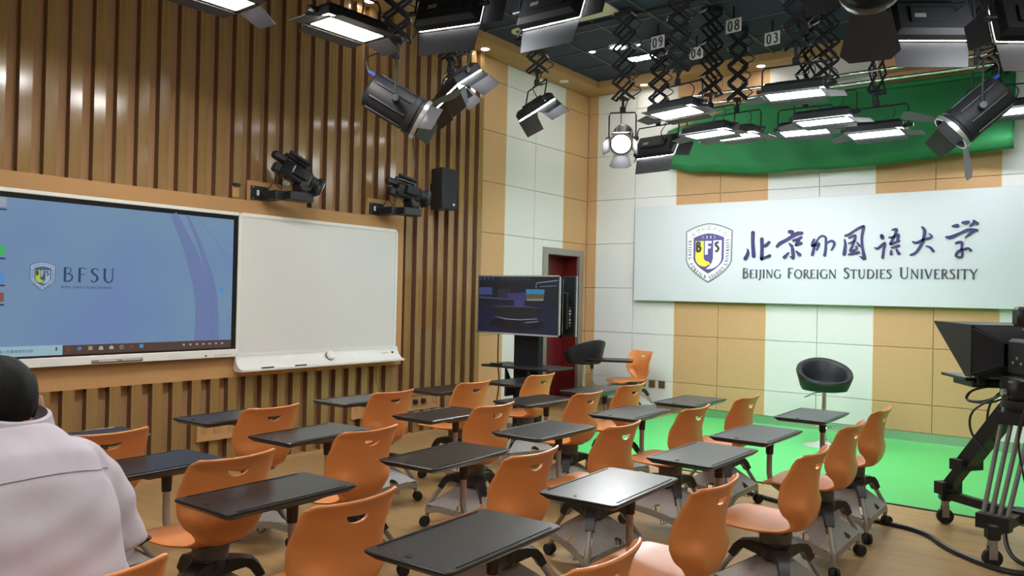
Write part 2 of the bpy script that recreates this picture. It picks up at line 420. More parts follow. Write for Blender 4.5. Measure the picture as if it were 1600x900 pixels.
# ================================================================== LETTERING
def ribbon(mb, pts, y0, y1, X=None, k=5, cap=True):
    """brush stroke: pts are (x, z, width); flat strip between planes y0 (front) and y1 (back)"""
    P = spline([(a, b, c) for a, b, c in pts], k) if len(pts) > 2 else [Vector(p) for p in pts]
    n = len(P); v = []
    for i, p in enumerate(P):
        d = Vector((P[min(i+1, n-1)].x-P[max(i-1, 0)].x, P[min(i+1, n-1)].y-P[max(i-1, 0)].y))
        d = d.normalized() if d.length > 1e-7 else Vector((1, 0))
        nx, nz = -d.y*p.z/2, d.x*p.z/2
        for y in (y0, y1): v += [(p.x+nx, y, p.y+nz), (p.x-nx, y, p.y-nz)]
    f = []
    for i in range(n-1):
        a, b = 4*i, 4*i+4
        f += [(a, b, b+1, a+1), (a+2, a+3, b+3, b+2), (a, a+2, b+2, b), (a+1, b+1, b+3, a+3)]
    f += [(0, 1, 3, 2), (4*n-4, 4*n-2, 4*n-1, 4*n-3)]
    mb.add(v, f, X)
    if cap:
        for p in (P[0], P[-1]):
            pl = arc(p.x, p.y, p.z*.5, 0, 360, 10)[:-1]
            mb.add([(x, y0-.0002, z) for x, z in pl]+[(x, y1, z) for x, z in pl], [tuple(range(10)), tuple(range(10, 20))]+[(i, (i+1) % 10, 10+(i+1) % 10, 10+i) for i in range(10)], X)
# thick and thin stroked roman capitals: T = thick stem, t = thin hairline, s = serif
GL = {
'B': (.60, "T.13,0 .13,1;t.13,.98 .30,.98 .43,.90 .44,.76 .36,.60 .13,.54;m.30,.55 .48,.46 .52,.28 .44,.08 .28,.02 .13,.02"),
'E': (.55, "T.13,0 .13,1;t.13,.98 .46,.98 .47,.90;t.13,.52 .40,.52;t.13,.02 .47,.02 .50,.11"),
'I': (.30, "T.15,0 .15,1;s.06,.99 .24,.99;s.06,.01 .24,.01"),
'J': (.34, "T.20,1 .20,.1 .14,-.14 .04,-.24;s.11,.99 .29,.99"),
'N': (.78, "t.13,0 .13,1;T.13,.98 .64,.03;t.65,0 .65,1;s.05,.99 .17,.99;s.58,.99 .72,.99;s.06,.01 .20,.01"),
'G': (.78, "t.68,.86 .52,.98 .36,1;m.36,1 .16,.88 .08,.62;T.08,.62 .08,.36 .2,.1;m.2,.1 .40,0 .60,.05 .68,.12;m.68,.10 .68,.44;s.60,.44 .76,.44"),
'F': (.52, "T.13,0 .13,1;t.13,.98 .46,.98 .48,.89;t.13,.53 .41,.53;s.05,.01 .22,.01"),
'O': (.84, "m.42,1 .20,.92 .08,.66;T.08,.66 .07,.42 .18,.12;m.18,.12 .42,0 .64,.08 .76,.34;T.76,.34 .77,.58 .66,.88;m.66,.88 .42,1"),
'R': (.62, "T.13,0 .13,1;m.13,.98 .30,.98 .44,.90 .46,.74 .38,.55 .13,.48;T.28,.48 .46,.18 .62,-.02;s.05,.01 .22,.01"),
'S': (.50, "t.42,.90 .30,1 .18,.96;T.18,.96 .10,.82 .15,.66 .32,.5 .42,.32 .38,.12;m.38,.12 .24,0 .08,.08;s.43,.96 .43,.86;s.07,.04 .07,.17"),
'T': (.62, "T.31,0 .31,1;t.03,.90 .05,.98 .57,.98 .59,.90;s.22,.01 .40,.01"),
'U': (.74, "T.14,1 .14,.34 .20,.1;m.20,.1 .36,.0 .52,.08 .60,.28;t.60,.28 .60,1;s.05,.99 .23,.99;s.52,.99 .68,.99"),
'D': (.74, "T.13,0 .13,1;t.13,.98 .36,.98;m.36,.98 .56,.88 .65,.64;T.65,.64 .66,.40 .56,.14;m.56,.14 .38,.02 .13,.02"),
'V': (.70, "T.08,1 .35,.0;t.35,.0 .62,1;s.01,.99 .16,.99;s.55,.99 .69,.99"),
'Y': (.66, "T.06,1 .33,.48;t.33,.48 .60,1;T.33,.5 .33,0;s.0,.99 .14,.99;s.53,.99 .66,.99;s.24,.01 .42,.01"),
'1': (.5, "m.14,.82 .26,1 .26,0"), '9': (.6, "m.46,.62 .28,.50 .12,.66 .14,.9 .30,1 .46,.88 .46,.5 .36,.12 .16,0"),
'4': (.6, "m.40,0 .40,1 .08,.30 .54,.30"), '0': (.6, "m.30,1 .12,.85 .10,.5 .14,.12 .30,0 .46,.12 .50,.5 .46,.86 .30,1"),
'8': (.6, "m.30,.54 .14,.66 .14,.90 .30,1 .46,.90 .46,.66 .30,.54 .10,.36 .12,.08 .30,0 .48,.08 .50,.36 .30,.54"),
'3': (.6, "m.12,.92 .30,1 .46,.86 .42,.62 .26,.54;m.26,.54 .48,.42 .48,.12 .28,0 .10,.10"),
' ': (.42, ""),
}
WT = {'T': .125, 'm': .085, 't': .055, 's': .05}
def glyph(mb, ch, x, z, h, y0, y1, X=None, wk=1.0, wt=WT):
    adv, st = GL[ch]
    for s in [q for q in st.split(';') if q]:
        wd = wt[s[0]]*h*wk; pts = [tuple(map(float, p.split(','))) for p in s[1:].split()]
        P = [(x+a*h, z+b*h, wd) for a, b in pts]
        ribbon(mb, P, y0, y1, X, 4 if len(P) > 3 else 1, cap=False)
    return adv*h
def word_width(txt, h, sc, tr):
    return sum(GL[c.upper()][0]*h*(1 if c.isupper() or c == ' ' else sc)+tr*h for c in txt)
def write_line(parent, name, txt, x0, x1, z, h, y0, y1, m, sc=.83, X=None, wk=1.0):
    """small-cap line from x0 to x1; returns one mesh per word"""
    tr = .06; wd = word_width(txt, h, sc, tr)
    kx = (x1-x0)/wd; x = 0.0; S = Matrix.Translation((x0, 0, z)) @ Matrix.Diagonal((kx, 1, 1, 1))
    if X is not None: S = X @ S
    for wrd in txt.split(' '):
        mb = MB()
        for c in wrd:
            hh = h if c.isupper() else h*sc
            x += glyph(mb, c.upper(), x, 0, hh, y0, y1, S, wk)+tr*h
        mb.build(name, m, parent); x += GL[' '][0]*h+tr*h
def shield_outline(hw, zt, zs, zk, zb, n=8):
    """clockwise outline: top bow, straight sides, pointed foot"""
    top = [(-hw+2*hw*i/n, zs+(zt-zs)*(1-(abs(-1+2*i/n))**1.7)) for i in range(n+1)]
    right = [(hw*(1-(i/10)**1.9), zk+(zb-zk)*i/10) for i in range(1, 11)]
    left = [(-x, z) for x, z in right[:-1]][::-1]
    return top+right+left
def flat(mb, poly, y0, y1, X=None):
    n = len(poly)
    mb.add([(x, y0, z) for x, z in poly]+[(x, y1, z) for x, z in poly], [tuple(range(n)), tuple(range(n, 2*n))[::-1]]+[(i, (i+1) % n, n+(i+1) % n, n+i) for i in range(n)], X)
    return mb
CAL = [('bei', ['2.395,2.286,0.035 2.396,2.159,0.033 2.41,2.005,0.037', '2.333,2.091,0.009 2.338,2.037,0.032 2.308,1.975,0.039', '2.505,2.206,0.034 2.509,2.095,0.031 2.507,1.973,0.034', '2.511,1.973,0.034 2.561,1.991,0.023 2.602,2.006,0.03', '2.527,2.121,0.027 2.558,2.132,0.03 2.592,2.166,0.027']), ('jing', ['2.831,2.283,0.034 2.86,2.277,0.036 2.87,2.241,0.03', '2.687,2.114,0.026 2.724,2.151,0.034 2.8,2.191,0.03 2.875,2.236,0.034 2.925,2.262,0.033 2.97,2.263,0.03', '2.881,2.179,0.026 2.926,2.193,0.026 2.964,2.212,0.026', '2.942,2.198,0.026 2.913,2.137,0.026', '2.908,2.127,0.026 2.962,2.146,0.03', '2.831,2.144,0.015 2.86,2.112,0.03', '2.868,2.081,0.03 2.877,2.002,0.03 2.875,1.973,0.026 2.846,1.995,0.011', '2.823,2.038,0.015 2.776,1.985,0.034', '2.911,2.053,0.015 2.95,2.013,0.033']), ('wai', ['3.11,2.186,0.018 3.092,2.143,0.022 3.094,2.113,0.026', '3.094,2.117,0.026 3.119,2.122,0.029 3.157,2.136,0.026 3.162,2.115,0.022 3.141,2.067,0.016', '3.093,2.011,0.026 3.114,2.098,0.022 3.136,2.158,0.015 3.17,2.211,0.015 3.205,2.225,0.015 3.234,2.209,0.018 3.241,2.161,0.02 3.239,2.072,0.022 3.229,2.001,0.025', '3.246,2.137,0.011 3.298,2.168,0.018 3.333,2.141,0.023 3.327,2.106,0.02 3.303,2.062,0.014']), ('guo', ['3.442,2.174,0.014 3.451,2.115,0.023 3.441,2.015,0.032', '3.449,2.221,0.018 3.489,2.234,0.02 3.582,2.296,0.02 3.636,2.317,0.025', '3.64,2.307,0.025 3.624,2.21,0.021 3.625,2.134,0.021 3.638,2.041,0.023 3.65,1.965,0.032 3.605,1.986,0.007', '3.489,2.193,0.016 3.555,2.221,0.018 3.544,2.154,0.025', '3.487,2.132,0.011 3.545,2.151,0.02', '3.537,2.133,0.021 3.511,2.067,0.02 3.509,2.046,0.02 3.569,2.066,0.018 3.565,2.096,0.014', '3.577,2.139,0.014 3.598,2.104,0.021', '3.492,2.008,0.018 3.591,2.03,0.025']), ('yu', ['3.826,2.208,0.031 3.833,2.189,0.033', '3.758,2.078,0.011 3.791,2.072,0.021 3.858,2.13,0.02 3.848,2.057,0.02 3.839,1.969,0.022', '3.931,2.269,0.014 3.973,2.273,0.021 3.958,2.217,0.018 3.929,2.151,0.021 3.917,2.118,0.024', '3.9,2.187,0.013 3.945,2.191,0.021 3.992,2.215,0.022 3.982,2.15,0.019', '3.917,2.116,0.021 4.001,2.147,0.017', '3.927,2.074,0.014 3.997,2.096,0.024', '3.923,2.044,0.014 3.923,2.007,0.026', '3.976,2.054,0.017 4,2.01,0.028']), ('da', ['4.222,2.288,0.017 4.245,2.251,0.026 4.241,2.188,0.024 4.221,2.114,0.023 4.169,2.025,0.02 4.114,1.994,0.015', '4.137,2.133,0.017 4.168,2.124,0.02 4.23,2.151,0.02 4.249,2.162,0.018 4.3,2.172,0.018 4.312,2.194,0.016 4.286,2.219,0.008', '4.261,2.088,0.01 4.301,2.07,0.02 4.331,2.032,0.022']), ('xue', ['4.509,2.288,0.019 4.547,2.291,0.033', '4.598,2.321,0.023 4.622,2.319,0.032 4.648,2.327,0.023', '4.696,2.335,0.02 4.727,2.308,0.026', '4.699,2.317,0.026 4.663,2.282,0.013', '4.452,2.176,0.02 4.492,2.175,0.029 4.575,2.213,0.021 4.646,2.245,0.024 4.723,2.239,0.023', '4.7,2.23,0.023 4.667,2.209,0.02 4.623,2.166,0.01', '4.54,2.112,0.019 4.566,2.122,0.019 4.593,2.114,0.02 4.591,2.054,0.018 4.595,1.973,0.018 4.544,1.972,0.017 4.543,1.999,0.019 4.567,2.032,0.019 4.616,2.047,0.016 4.649,2.057,0.017 4.673,2.034,0.021'])]
def emblem(parent, X, ink, purple, yellow, white, ysc=1.0):
    """university shield, about 0.61 wide and 0.74 tall, centred on its own origin; front face towards -y"""
    o1 = shield_outline(.305, .37, .275, -.06, -.37)
    e = flat(MB(), o1, -.004, .0, X).build('emblem', ink, parent)
    flat(MB(), shield_outline(.295, .360, .268, -.06, -.358), -.006, -.002, X).build('shield_field', white, e)
    rim = shield_outline(.287, .352, .262, -.06, -.350); mb = MB()
    ribbon(mb, [(a, b, .004) for a, b in rim+[rim[0]]], -.0075, -.004, X, 1, False); mb.build('rim_line', ink, e)
    flat(MB(), shield_outline(.200, .245, .190, -.05, -.255), -.009, -.004, X).build('purple_field', purple, e)
    # the U of the emblem: yellow left arm, white right arm
    U = [(-.172, .150)]+[(-.172, -.06)]+arc(-.045, -.055, .127, 180, 275, 8, .115)+[(.03, -.135)]+arc(-.005, -.055, .055, 275, 180, 6, .05)+[(-.060, .150)]
    flat(MB(), U, -.012, -.008, X).build('yellow_arm', yellow, e)
    Wv = [(.062, .155), (.172, .155), (.172, -.055)]+arc(.0, -.055, .172, 0, -100, 10, .145)+[(.01, -.170), (.045, -.125)]+[(.062, -.07)]
    flat(MB(), Wv, -.0115, -.008, X).build('white_arm', white, e)
    big = {'T': .26, 'm': .26, 't': .22, 's': .0001}
    mb = MB(); glyph(mb, 'B', -.165, .020, .115, -.0155, -.012, X, 1, big); mb.build('letter', M['embk'], e)
    mb = MB(); F = [(-.045, .150), (.040, .150), (.040, .118), (-.008, .118), (-.008, .085), (.030, .085), (.030, .056), (-.008, .056), (-.008, -.02), (-.045, -.02)]
    flat(mb, F, -.012, -.008, X).build('letter', white, e)
    mb = MB(); glyph(mb, 'S', .084, .018, .112, -.0155, -.0115, X, 1, {'T': .27, 'm': .26, 't': .24, 's': .0001}); mb.build('letter', ink if ink is not M['slate'] else M['embk'], e)
    mb = MB(); x = -.085
    for c in '1941': glyph(mb, c, x, .178, .034, -.012, -.008, X, 1.15); x += .052
    mb.build('year', white, e)
    # words round the rim
    path = shield_outline(.246, .303, .222, -.06, -.300)
    def along(txt, p0, p1, h, flip):
        seg = [Vector((a, b)) for a, b in p0]
        L = [0]
        for i in range(len(seg)-1): L.append(L[-1]+(seg[i+1]-seg[i]).length)
        tot = L[-1]; ws = [GL[c][0]*h+.012*1 for c in txt]; sc = tot/sum(ws); s = 0; mb = MB()
        for c, wd in zip(txt, ws):
            q = s+wd*sc/2; i = max(k for k in range(len(L)) if L[k] <= q); i = min(i, len(seg)-2)
            p = seg[i]+(seg[i+1]-seg[i])*((q-L[i])/max(1e-6, L[i+1]-L[i])); dd = (seg[i+1]-seg[i]).normalized()
            R = Matrix.Translation((p.x, 0, p.y)) @ Matrix.Rotation(-math.atan2(dd.y, dd.x), 4, 'Y')
            glyph(mb, c, -GL[c][0]*h/2, -h/2, h, -.0075, -.005, X @ R, 1.9); s += wd*sc
        mb.build('rim_lettering', ink, e)
    pts = [Vector(p) for p in shield_outline(.246, .303, .222, -.06, -.308, 8)]
    leftside = [(-.246, .165), (-.246, .06), (-.244, -.06), (-.225, -.14), (-.175, -.21), (-.10, -.27), (-.02, -.305)]
    rightside = [(.01, -.31), (.09, -.275), (.17, -.21), (.222, -.14), (.243, -.06), (.246, .06), (.246, .175)]
    along('BEIJING FOREIGN', leftside, None, .040, False); along('STUDIES UNIVERSITY', rightside, None, .040, False)
    for sx in (-1, 1): flat(MB(), arc(sx*.246, .20, .006, 0, 360, 8)[:-1], -.0075, -.004, X).build('dot', ink, e)
    # tiny brush characters over the purple field
    xs = [-.205, -.14, -.07, 0, .07, .14, .205]
    for (nm, ch), u in zip(CAL, xs):
        al = [tuple(map(float, p.split(','))) for s in ch for p in s.split()]
        cx = (min(a[0] for a in al)+max(a[0] for a in al))/2; cz = (min(a[1] for a in al)+max(a[1] for a in al))/2
        zc = .31-.07*(abs(u)/.2)**1.8; mb = MB()
        S = X @ Matrix.Translation((u, 0, zc)) @ Matrix.Rotation(u*1.6, 4, 'Y') @ Matrix.Diagonal((.17, 1, .17, 1))
        for s in ch: ribbon(mb, [(a-cx, b-cz, c*.9) for a, b, c in [tuple(map(float, p.split(','))) for p in s.split()]], -.0075, -.004, S, 3, False)
        mb.build('small_character', ink, e)
    return e

# ---- wall sign of the university
SG = thing('wall_sign', 'large pale wall sign with a shield emblem and university name in blue lettering', 'sign', (0, 0, 0))
MB().rbox((3.45, -.055, 2.055), (5.30, .05, 1.23), .004).build('sign_board', M['signwhite'], SG)
MB().bx(1.0, 5.9, -.03, .0, 1.60, 2.5).build('sign_batten', M['whiteplastic'], SG)
emblem(SG, Matrix.Translation((1.836, -.0805, 2.050)), M['slate'], M['purple'], M['yellow'], M['embw'])
for nm, ch in CAL:
    mb = MB()
    for s in ch: ribbon(mb, [(a, b, c*1.22) for a, b, c in [tuple(map(float, p.split(','))) for p in s.split()]], -.094, -.080)
    mb.build('character', M['navy'], SG)
write_line(SG, 'word', 'Beijing Foreign Studies University', 2.272, 4.745, 1.742, .118, -.090, -.080, M['slate'], wk=1.12)

# ---- bronze socket plates low on the white panels
for i, (x, lab) in enumerate(((.914, 'bronze wall socket nearest the orange chair in the corner'), (1.054, 'bronze wall socket in the middle of the three on the white panel'), (1.193, 'bronze wall socket nearest the tan wall panels'))):
    t = thing('wall_socket', lab, 'socket', (x, 0, .352), 0, 'three bronze sockets on the back wall')
    MB().rbox((0, -.005, 0), (.092, .010, .092), .003).build('plate', M['brass'], t)
    MB().bx(-.025, .025, -.013, -.010, -.02, .02).build('rocker', M['brass'], t)

# ================================================================== LEFT WALL EQUIPMENT
sed_band = None
# ---- touch display
RY = Matrix.Rotation(rad(90), 4, 'Z')            # local x -> +y, local -y (front) -> +x
D = thing('touch_display', 'large wall touch display with white frame showing a blue desktop', 'display', (0, 0, 0))
Y0, Y1, Z0, Z1 = -7.56, -5.562, .915, 2.103
MB().rbox((.090, (Y0+Y1)/2, (Z0+Z1)/2), (.05, Y1-Y0, Z1-Z0), .006).build('housing', M['black'], D)
mb = MB().rbox((.114, (Y0+Y1)/2, Z1-.014), (.016, Y1-Y0, .028), .004)
mb.build('top_rim', M['whiteplastic'], D)
MB().rbox((.114, (Y0+Y1)/2, .953), (.022, Y1-Y0, .064), .005).build('bottom_bar', M['whiteplastic'], D)
MB().bx(.1, .1155, Y0+.01, Y1-.006, .985, Z1-.028).build('glass_bezel', M['blackgloss'], D)
scr = MB().bx(.1155, .1165, -7.46, -5.611, 1.0, 2.04).build('screen', M['screen'], D)
XS = .1170
def sq(parent, name, y0, y1, z0, z1, m, x=XS): return MB().bx(x-.0004, x+.0002, y0, y1, z0, z1).build(name, m, parent)
E1 = emis('taskbar_brown', (.052, .030, .026)); E2 = emis('search_pale', (.20, .30, .36)); E3 = emis('icon_white', (.24, .25, .26)); E4 = emis('icon_green', (.03, .28, .07))
E5 = emis('icon_blue', (.05, .17, .36)); E6 = emis('icon_orange', (.16, .05, .035)); E7 = emis('icon_grey', (.20, .22, .26)); E8 = emis('sweep_violet', (.092, .125, .25)); E9 = emis('icon_yellow', (.20, .20, .12))
EN = emis('screen_navy', (.018, .03, .075)); EG = emis('screen_olive', (.24, .36, .03)); EW = emis('screen_white', (.20, .28, .37)); EP = emis('screen_purple', (.04, .05, .12))
for cpts, wd in ((((-6.13, 2.04), (-5.98, 1.75), (-5.86, 1.40), (-5.83, 1.066)), .13), (((-6.02, 2.04), (-5.90, 1.80), (-5.78, 1.45), (-5.76, 1.066)), .05), (((-5.95, 2.04), (-5.80, 1.90), (-5.68, 1.75)), .007)):
    mb = MB(); ribbon(mb, [(a, b, wd*(.4+1.2*i/3)) for i, (a, b) in enumerate(cpts)], -XS-.0001, -XS+.0004, RY, 6, False)
    mb.build('violet_sweep', E8, scr)
sq(scr, 'taskbar', -6.905, -5.611, 1.0, 1.064, E1, XS+.0006); sq(scr, 'search_box', -7.46, -6.905, 1.0, 1.068, E2, XS+.0006)
def text_mesh(name, txt, size):
    cu_ = bpy.data.curves.new(name, 'FONT'); cu_.body = txt; cu_.size = size; cu_.extrude = .0002; cu_.resolution_u = 2
    o = bpy.data.objects.new(name, cu_); C.objects.link(o)
    me = bpy.data.meshes.new_from_object(o.evaluated_get(bpy.context.evaluated_depsgraph_get())); bpy.data.objects.remove(o); bpy.data.curves.remove(cu_)
    me.materials.clear(); return me
tme = text_mesh('search_text', '\u5728\u8fd9\u91cc\u8f93\u5165\u4f60\u8981\u641c\u7d22\u7684\u5185\u5bb9', .024); tme.materials.append(EN)
xs_ = [v_.co.x for v_ in tme.vertices] or [0, 1]; kx_ = .275/(max(xs_)-min(xs_))
for v_ in tme.vertices: v_.co = Vector((XS+.0012+v_.co.z, -7.365+(v_.co.x-min(xs_))*kx_, 1.026+v_.co.y))
obj('search_text', tme, scr)
mb = MB(); ribbon(mb, [(-6.945, 1.050, .010), (-6.945, 1.034, .010)], -XS-.0014, -XS, RY); mb.build('microphone_icon', EN, scr)
for i, (mm, k) in enumerate(((E6, 'o'), (E5, 'e'), (E9, 's'), (E3, 'b'), (E3, 'm'), (E3, 'o'), (E6, 'p'), (E5, 's'))):
    y = -6.867+.0732*i; mb = MB(); X0 = XS+.0010
    if k == 'o': ribbon(mb, [(a, b, .004) for a, b in arc(y, 1.038, .012, 0, 360, 12)], -X0-.0003, -X0, RY, 1, False)
    elif k == 'e': ribbon(mb, [(a, b, .006) for a, b in arc(y, 1.038, .011, -50, 270, 10)]+[(y, 1.040, .005), (y+.011, 1.040, .005)], -X0-.0003, -X0, RY, 1, False)
    elif k == 's': mb.bx(X0, X0+.0003, y-.014, y+.014, 1.026, 1.052)
    elif k == 'b': mb.bx(X0, X0+.0003, y-.015, y+.015, 1.024, 1.046).bx(X0, X0+.0003, y-.006, y+.006, 1.046, 1.052)
    elif k == 'm': flat(mb, [(y-.015, 1.026), (y+.015, 1.026), (y+.015, 1.044), (y, 1.054), (y-.015, 1.044)], -X0-.0003, -X0, RY)
    else: mb.bx(X0, X0+.0003, y-.012, y-.004, 1.030, 1.046).bx(X0, X0+.0003, y+.002, y+.010, 1.026, 1.050)
    mb.build('taskbar_icon', mm, scr)
for i in range(7): mb = MB().bx(XS+.001, XS+.0014, -6.03+.055*i, -6.012+.055*i, 1.030, 1.044); mb.build('tray_icon', E7 if i != 5 else E9, scr)
for z, mm in ((2.007, E7), (1.69, E4), (1.515, E5), (1.39, E6)):
    sq(scr, 'desktop_icon', -7.335, -7.272, z-.03, z+.03, mm); sq(scr, 'icon_caption', -7.345, -7.268, z-.055, z-.043, EN)
mb = MB(); ribbon(mb, [(a, b, .004) for a, b in arc(-5.631, 1.79, .012, 0, 360, 10)], -XS-.0006, -XS, RY, 1, False); mb.build('floating_button', E7, scr)
flat(MB(), arc(-5.709, 1.466, .022, 0, 360, 14)[:-1], -XS-.0006, -XS, RY).build('floating_button', E5, scr)
emblem(scr, Matrix.Translation((XS+.0002, -7.042, 1.535)) @ RY @ Matrix.Diagonal((.262, .05, .262, 1)), EN, EP, EG, EW)
mb = MB(); x = 0
for c in 'BFSU': x += glyph(mb, c, x, 0, .098, -.0004, 0, Matrix.Translation((XS+.0003, -6.918, 1.502)) @ RY @ Matrix.Diagonal((1.25, 1, 1, 1)), 1.05)+.018
mb.build('screen_lettering', EN, scr)
write_line(scr, 'screen_word', 'Beijing Foreign Studies University', 0, .345, 0, .016, -.0004, 0, EN, X=Matrix.Translation((XS+.0003, -6.922, 1.457)) @ RY, wk=1.3)
MB().rbox((.1255, -6.53, .942), (.012, .37, .026), .006).build('pen_tray', M['grey'], D)
for y in (-6.61, -6.44): MB().cyl((.134, y-.06, .942), (.134, y+.07, .942), .007, n=8).build('stylus', M['silver'], D, True)
MB().bx(.1245, .1255, -7.05, -6.92, .934, .956).build('speaker_grille', M['paper'], D); MB().bx(.1245, .1255, -6.15, -6.02, .934, .956).build('speaker_grille', M['paper'], D)
MB().cyl((.124, -5.835, .942), (.128, -5.835, .942), .007, n=10).build('power_button', M['black'], D)
for i in range(8): MB().bx(.1250, .1256, -5.76+.02*i, -5.752+.02*i, .938, .948).build('port', M['grey'], D)

# ---- whiteboard with curved tray
Wb = thing('whiteboard', 'white enamel whiteboard with flared lower tray beside the touch display', 'whiteboard', (0, 0, 0))
wy0, wy1 = -5.550, -3.735
MB().prism([(a, b) for a, b in rrect(-wy1, -wy0, .93, 2.105, .03)], .062, .092, Matrix(((0, 0, 1, 0), (-1, 0, 0, 0), (0, 1, 0, 0), (0, 0, 0, 1)))).build('surface', M['board'], Wb)
rim = [(y, z) for y, z in rrect(wy0+.012, wy1-.012, .93, 2.094, .035)]
mb = MB(); ribbon(mb, [(a, b, .030) for a, b in rim+[rim[0]]], -.098, -.064, RY, 1, False); mb.build('rim', M['whiteplastic'], Wb)
prof = [(.070, .935), (.092, .935), (.098, .90), (.115, .862), (.145, .832), (.185, .815), (.200, .815), (.200, .800), (.180, .795), (.09, .795), (.070, .82)]
n = len(prof); mb = MB(); ys = [wy0-.0, wy0+.02, wy1-.05, wy1+.0, wy1+.03]; sc = [.9, 1, 1, 1.0, 1.02]
mb.add([(.065+(x-.065)*s, y, z) for y, s in zip(ys, sc) for x, z in prof], [(i*n+k, i*n+(k+1) % n, (i+1)*n+(k+1) % n, (i+1)*n+k) for i in range(len(ys)-1) for k in range(n)]+[tuple(range(n)), tuple(range(n*(len(ys)-1), n*len(ys)))])
mb.build('pen_tray', M['whiteplastic'], Wb, True)
mb = MB().lathe([(.001, .022), (.036, .022), (.042, .014), (.042, 0), (.001, 0)], 20, Matrix.Translation((.125, -4.586, .885)) @ Matrix.Rotation(rad(62), 4, 'Y'), cap=False)
mb.build('round_control', M['whiteplastic'], Wb, True)
mb = MB().lathe([(.043, .0), (.044, -.012), (.001, -.012)], 20, Matrix.Translation((.125, -4.586, .885)) @ Matrix.Rotation(rad(62), 4, 'Y'), cap=False); mb.build('control_base', M['black'], Wb, True)
for i in range(4): MB().bx(.1075, .111, -3.93+.028*i, -3.918+.028*i, .868, .880).build('indicator', M['yellow'] if i == 3 else M['grey'], Wb)
MB().bx(.1075, .1115, -3.80, -3.776, .865, .888).build('usb_port', M['blackgloss'], Wb)
tag(MB().cyl((.185, -5.36, .822), (.185, -5.24, .822), .006, n=8).build('marker_pen', M['black'], None, True), 'black marker pen lying in whiteboard tray near the display', 'marker')
tag(MB().cyl((.185, -5.02, .822), (.185, -4.90, .822), .006, n=8).build('marker_pen', M['black'], None, True), 'black marker pen lying in whiteboard tray left of the round control', 'marker')
tag(MB().tube(spline([(.08, -3.93, .80), (.075, -3.955, .68), (.07, -3.94, .58), (.075, -3.885, .50), (.075, -3.88, .47)]), .0035, 6).build('loose_cable', M['grey'], None, True), 'thin grey cable hanging below the right end of the whiteboard', 'cable')
MB().box((.075, -3.88, .455), (.012, .014, .045)).build('plug', M['black'], bpy.data.objects['loose_cable'])

# ---- floor boxes on the slats under the boards (timber ledges with sockets)
def ledge(y0, y1, label, plugs):
    t = thing('socket_ledge', label, 'socket box', (0, 0, 0), 0, 'timber socket ledges under the boards')
    MB().bx(.06, .085, y0, y1, .255, .285).bx(.06, .085, y0, y0+.03, .285, .42).bx(.06, .085, y1-.03, y1, .285, .42).bx(.06, .085, y0, y1, .42, .44).build('timber_frame', M['backing'], t)
    MB().bx(.060, .066, y0+.03, y1-.03, .285, .42).build('back_plate', M['backing'], t)
    k = 4
    for i in range(k):
        yy = y0+.06+(y1-y0-.12)*i/(k-1)
        MB().bx(.066, .070, yy-.035, yy+.035, .31, .395).build('socket_face', M['soffit'], t)
    for yy in plugs: MB().rbox((.09, yy, .345), (.045, .045, .05), .008).build('plug', M['black'], t)
ledge(-5.87, -5.36, 'timber socket ledge on the slats under the touch display', [])
ledge(-4.28, -3.82, 'timber socket ledge on the slats under the whiteboard', [])
ledge(-3.62, -3.05, 'timber socket ledge with black plugs right of the whiteboard', [-3.42, -3.30])

# ---- camcorders on pan heads with wall brackets
def wall_cam(y, label, yaw, tilt):
    t = thing('wall_camcorder', label, 'camera', (SLD, y, 2.23), 0, 'camcorders on the slat wall')
    MB().rbox((.012, .09, .06), (.014, .18, .118), .004).build('wall_plate', M['black'], t)
    for yy in (.02, .16):
        for zz in (.012, .108): MB().cyl((.019, yy, zz), (.022, yy, zz), .005, n=8).build('screw', M['silver'], t)
    MB().bx(.019, .0205, .055, .078, .04, .085).build('sticker', M['paper'], t)
    MB().rbox((.12, .15, .040), (.22, .11, .075), .006).rbox((.245, .30, .040), (.14, .24, .075), .006).build('arm', M['black'], t)
    MB().cyl((.25, .34, .07), (.25, .34, .10), .060, n=16).rbox((.25, .34, .135), (.13, .12, .10), .012).build('pan_head', M['black'], t, True)
    Mx = Matrix.Translation((.25, .27, .225)) @ Matrix.Rotation(yaw, 4, 'Z') @ Matrix.Rotation(tilt, 4, 'X') @ Matrix.Scale(1.12, 4)
    b = MB().rbox((0, 0, 0), (.10, .26, .13), .018, Mx).build('camera_body', M['blackgloss'], t, True)
    MB().rbox((0, -.03, .098), (.032, .22, .036), .012, Mx).rbox((0, .06, .078), (.030, .04, .05), .008, Mx).rbox((0, -.12, .078), (.030, .04, .05), .008, Mx).build('handle', M['blackgloss'], b, True)
    MB().cyl((0, .12, .01), (0, .18, .01), .050, .052, 16, M=Mx).build('lens_barrel', M['black'], b, True)
    MB().rbox((0, .195, .0), (.13, .05, .16), .03, Mx).build('lens_hood', M['black'], b, True)
    MB().rbox((-.0, .221, .0), (.095, .004, .10), .001, Mx).build('front_glass', M['lens'], b)
    MB().rbox((0, -.165, .055), (.055, .12, .06), .015, Mx).build('eyepiece', M['black'], b, True)
    MB().rbox((0, -.15, -.025), (.07, .06, .07), .01, Mx).build('battery', M['black'], b)
    MB().cyl((.03, .06, .118), (.03, -.12, .125), .015, n=10, M=Mx).build('microphone', M['black'], b, True)
    MB().rbox((.062, .02, .02), (.026, .13, .075), .006, Mx).build('side_screen', M['blackgloss'], b)
    MB().tube(spline([(.06, .13, .08), (.10, .16, .15), (.15, .20, .10), (.2, .17, .16), (.23, .2, .18)]), .004, 6).build('lead', M['cable'], t, True)
    return t
wall_cam(-5.430, 'black camcorder on a wall bracket above the gap between display and whiteboard', rad(-14), rad(-24))
wall_cam(-4.105, 'black camcorder on a wall bracket above the whiteboard, nearer the loudspeaker', rad(-14), rad(-10))
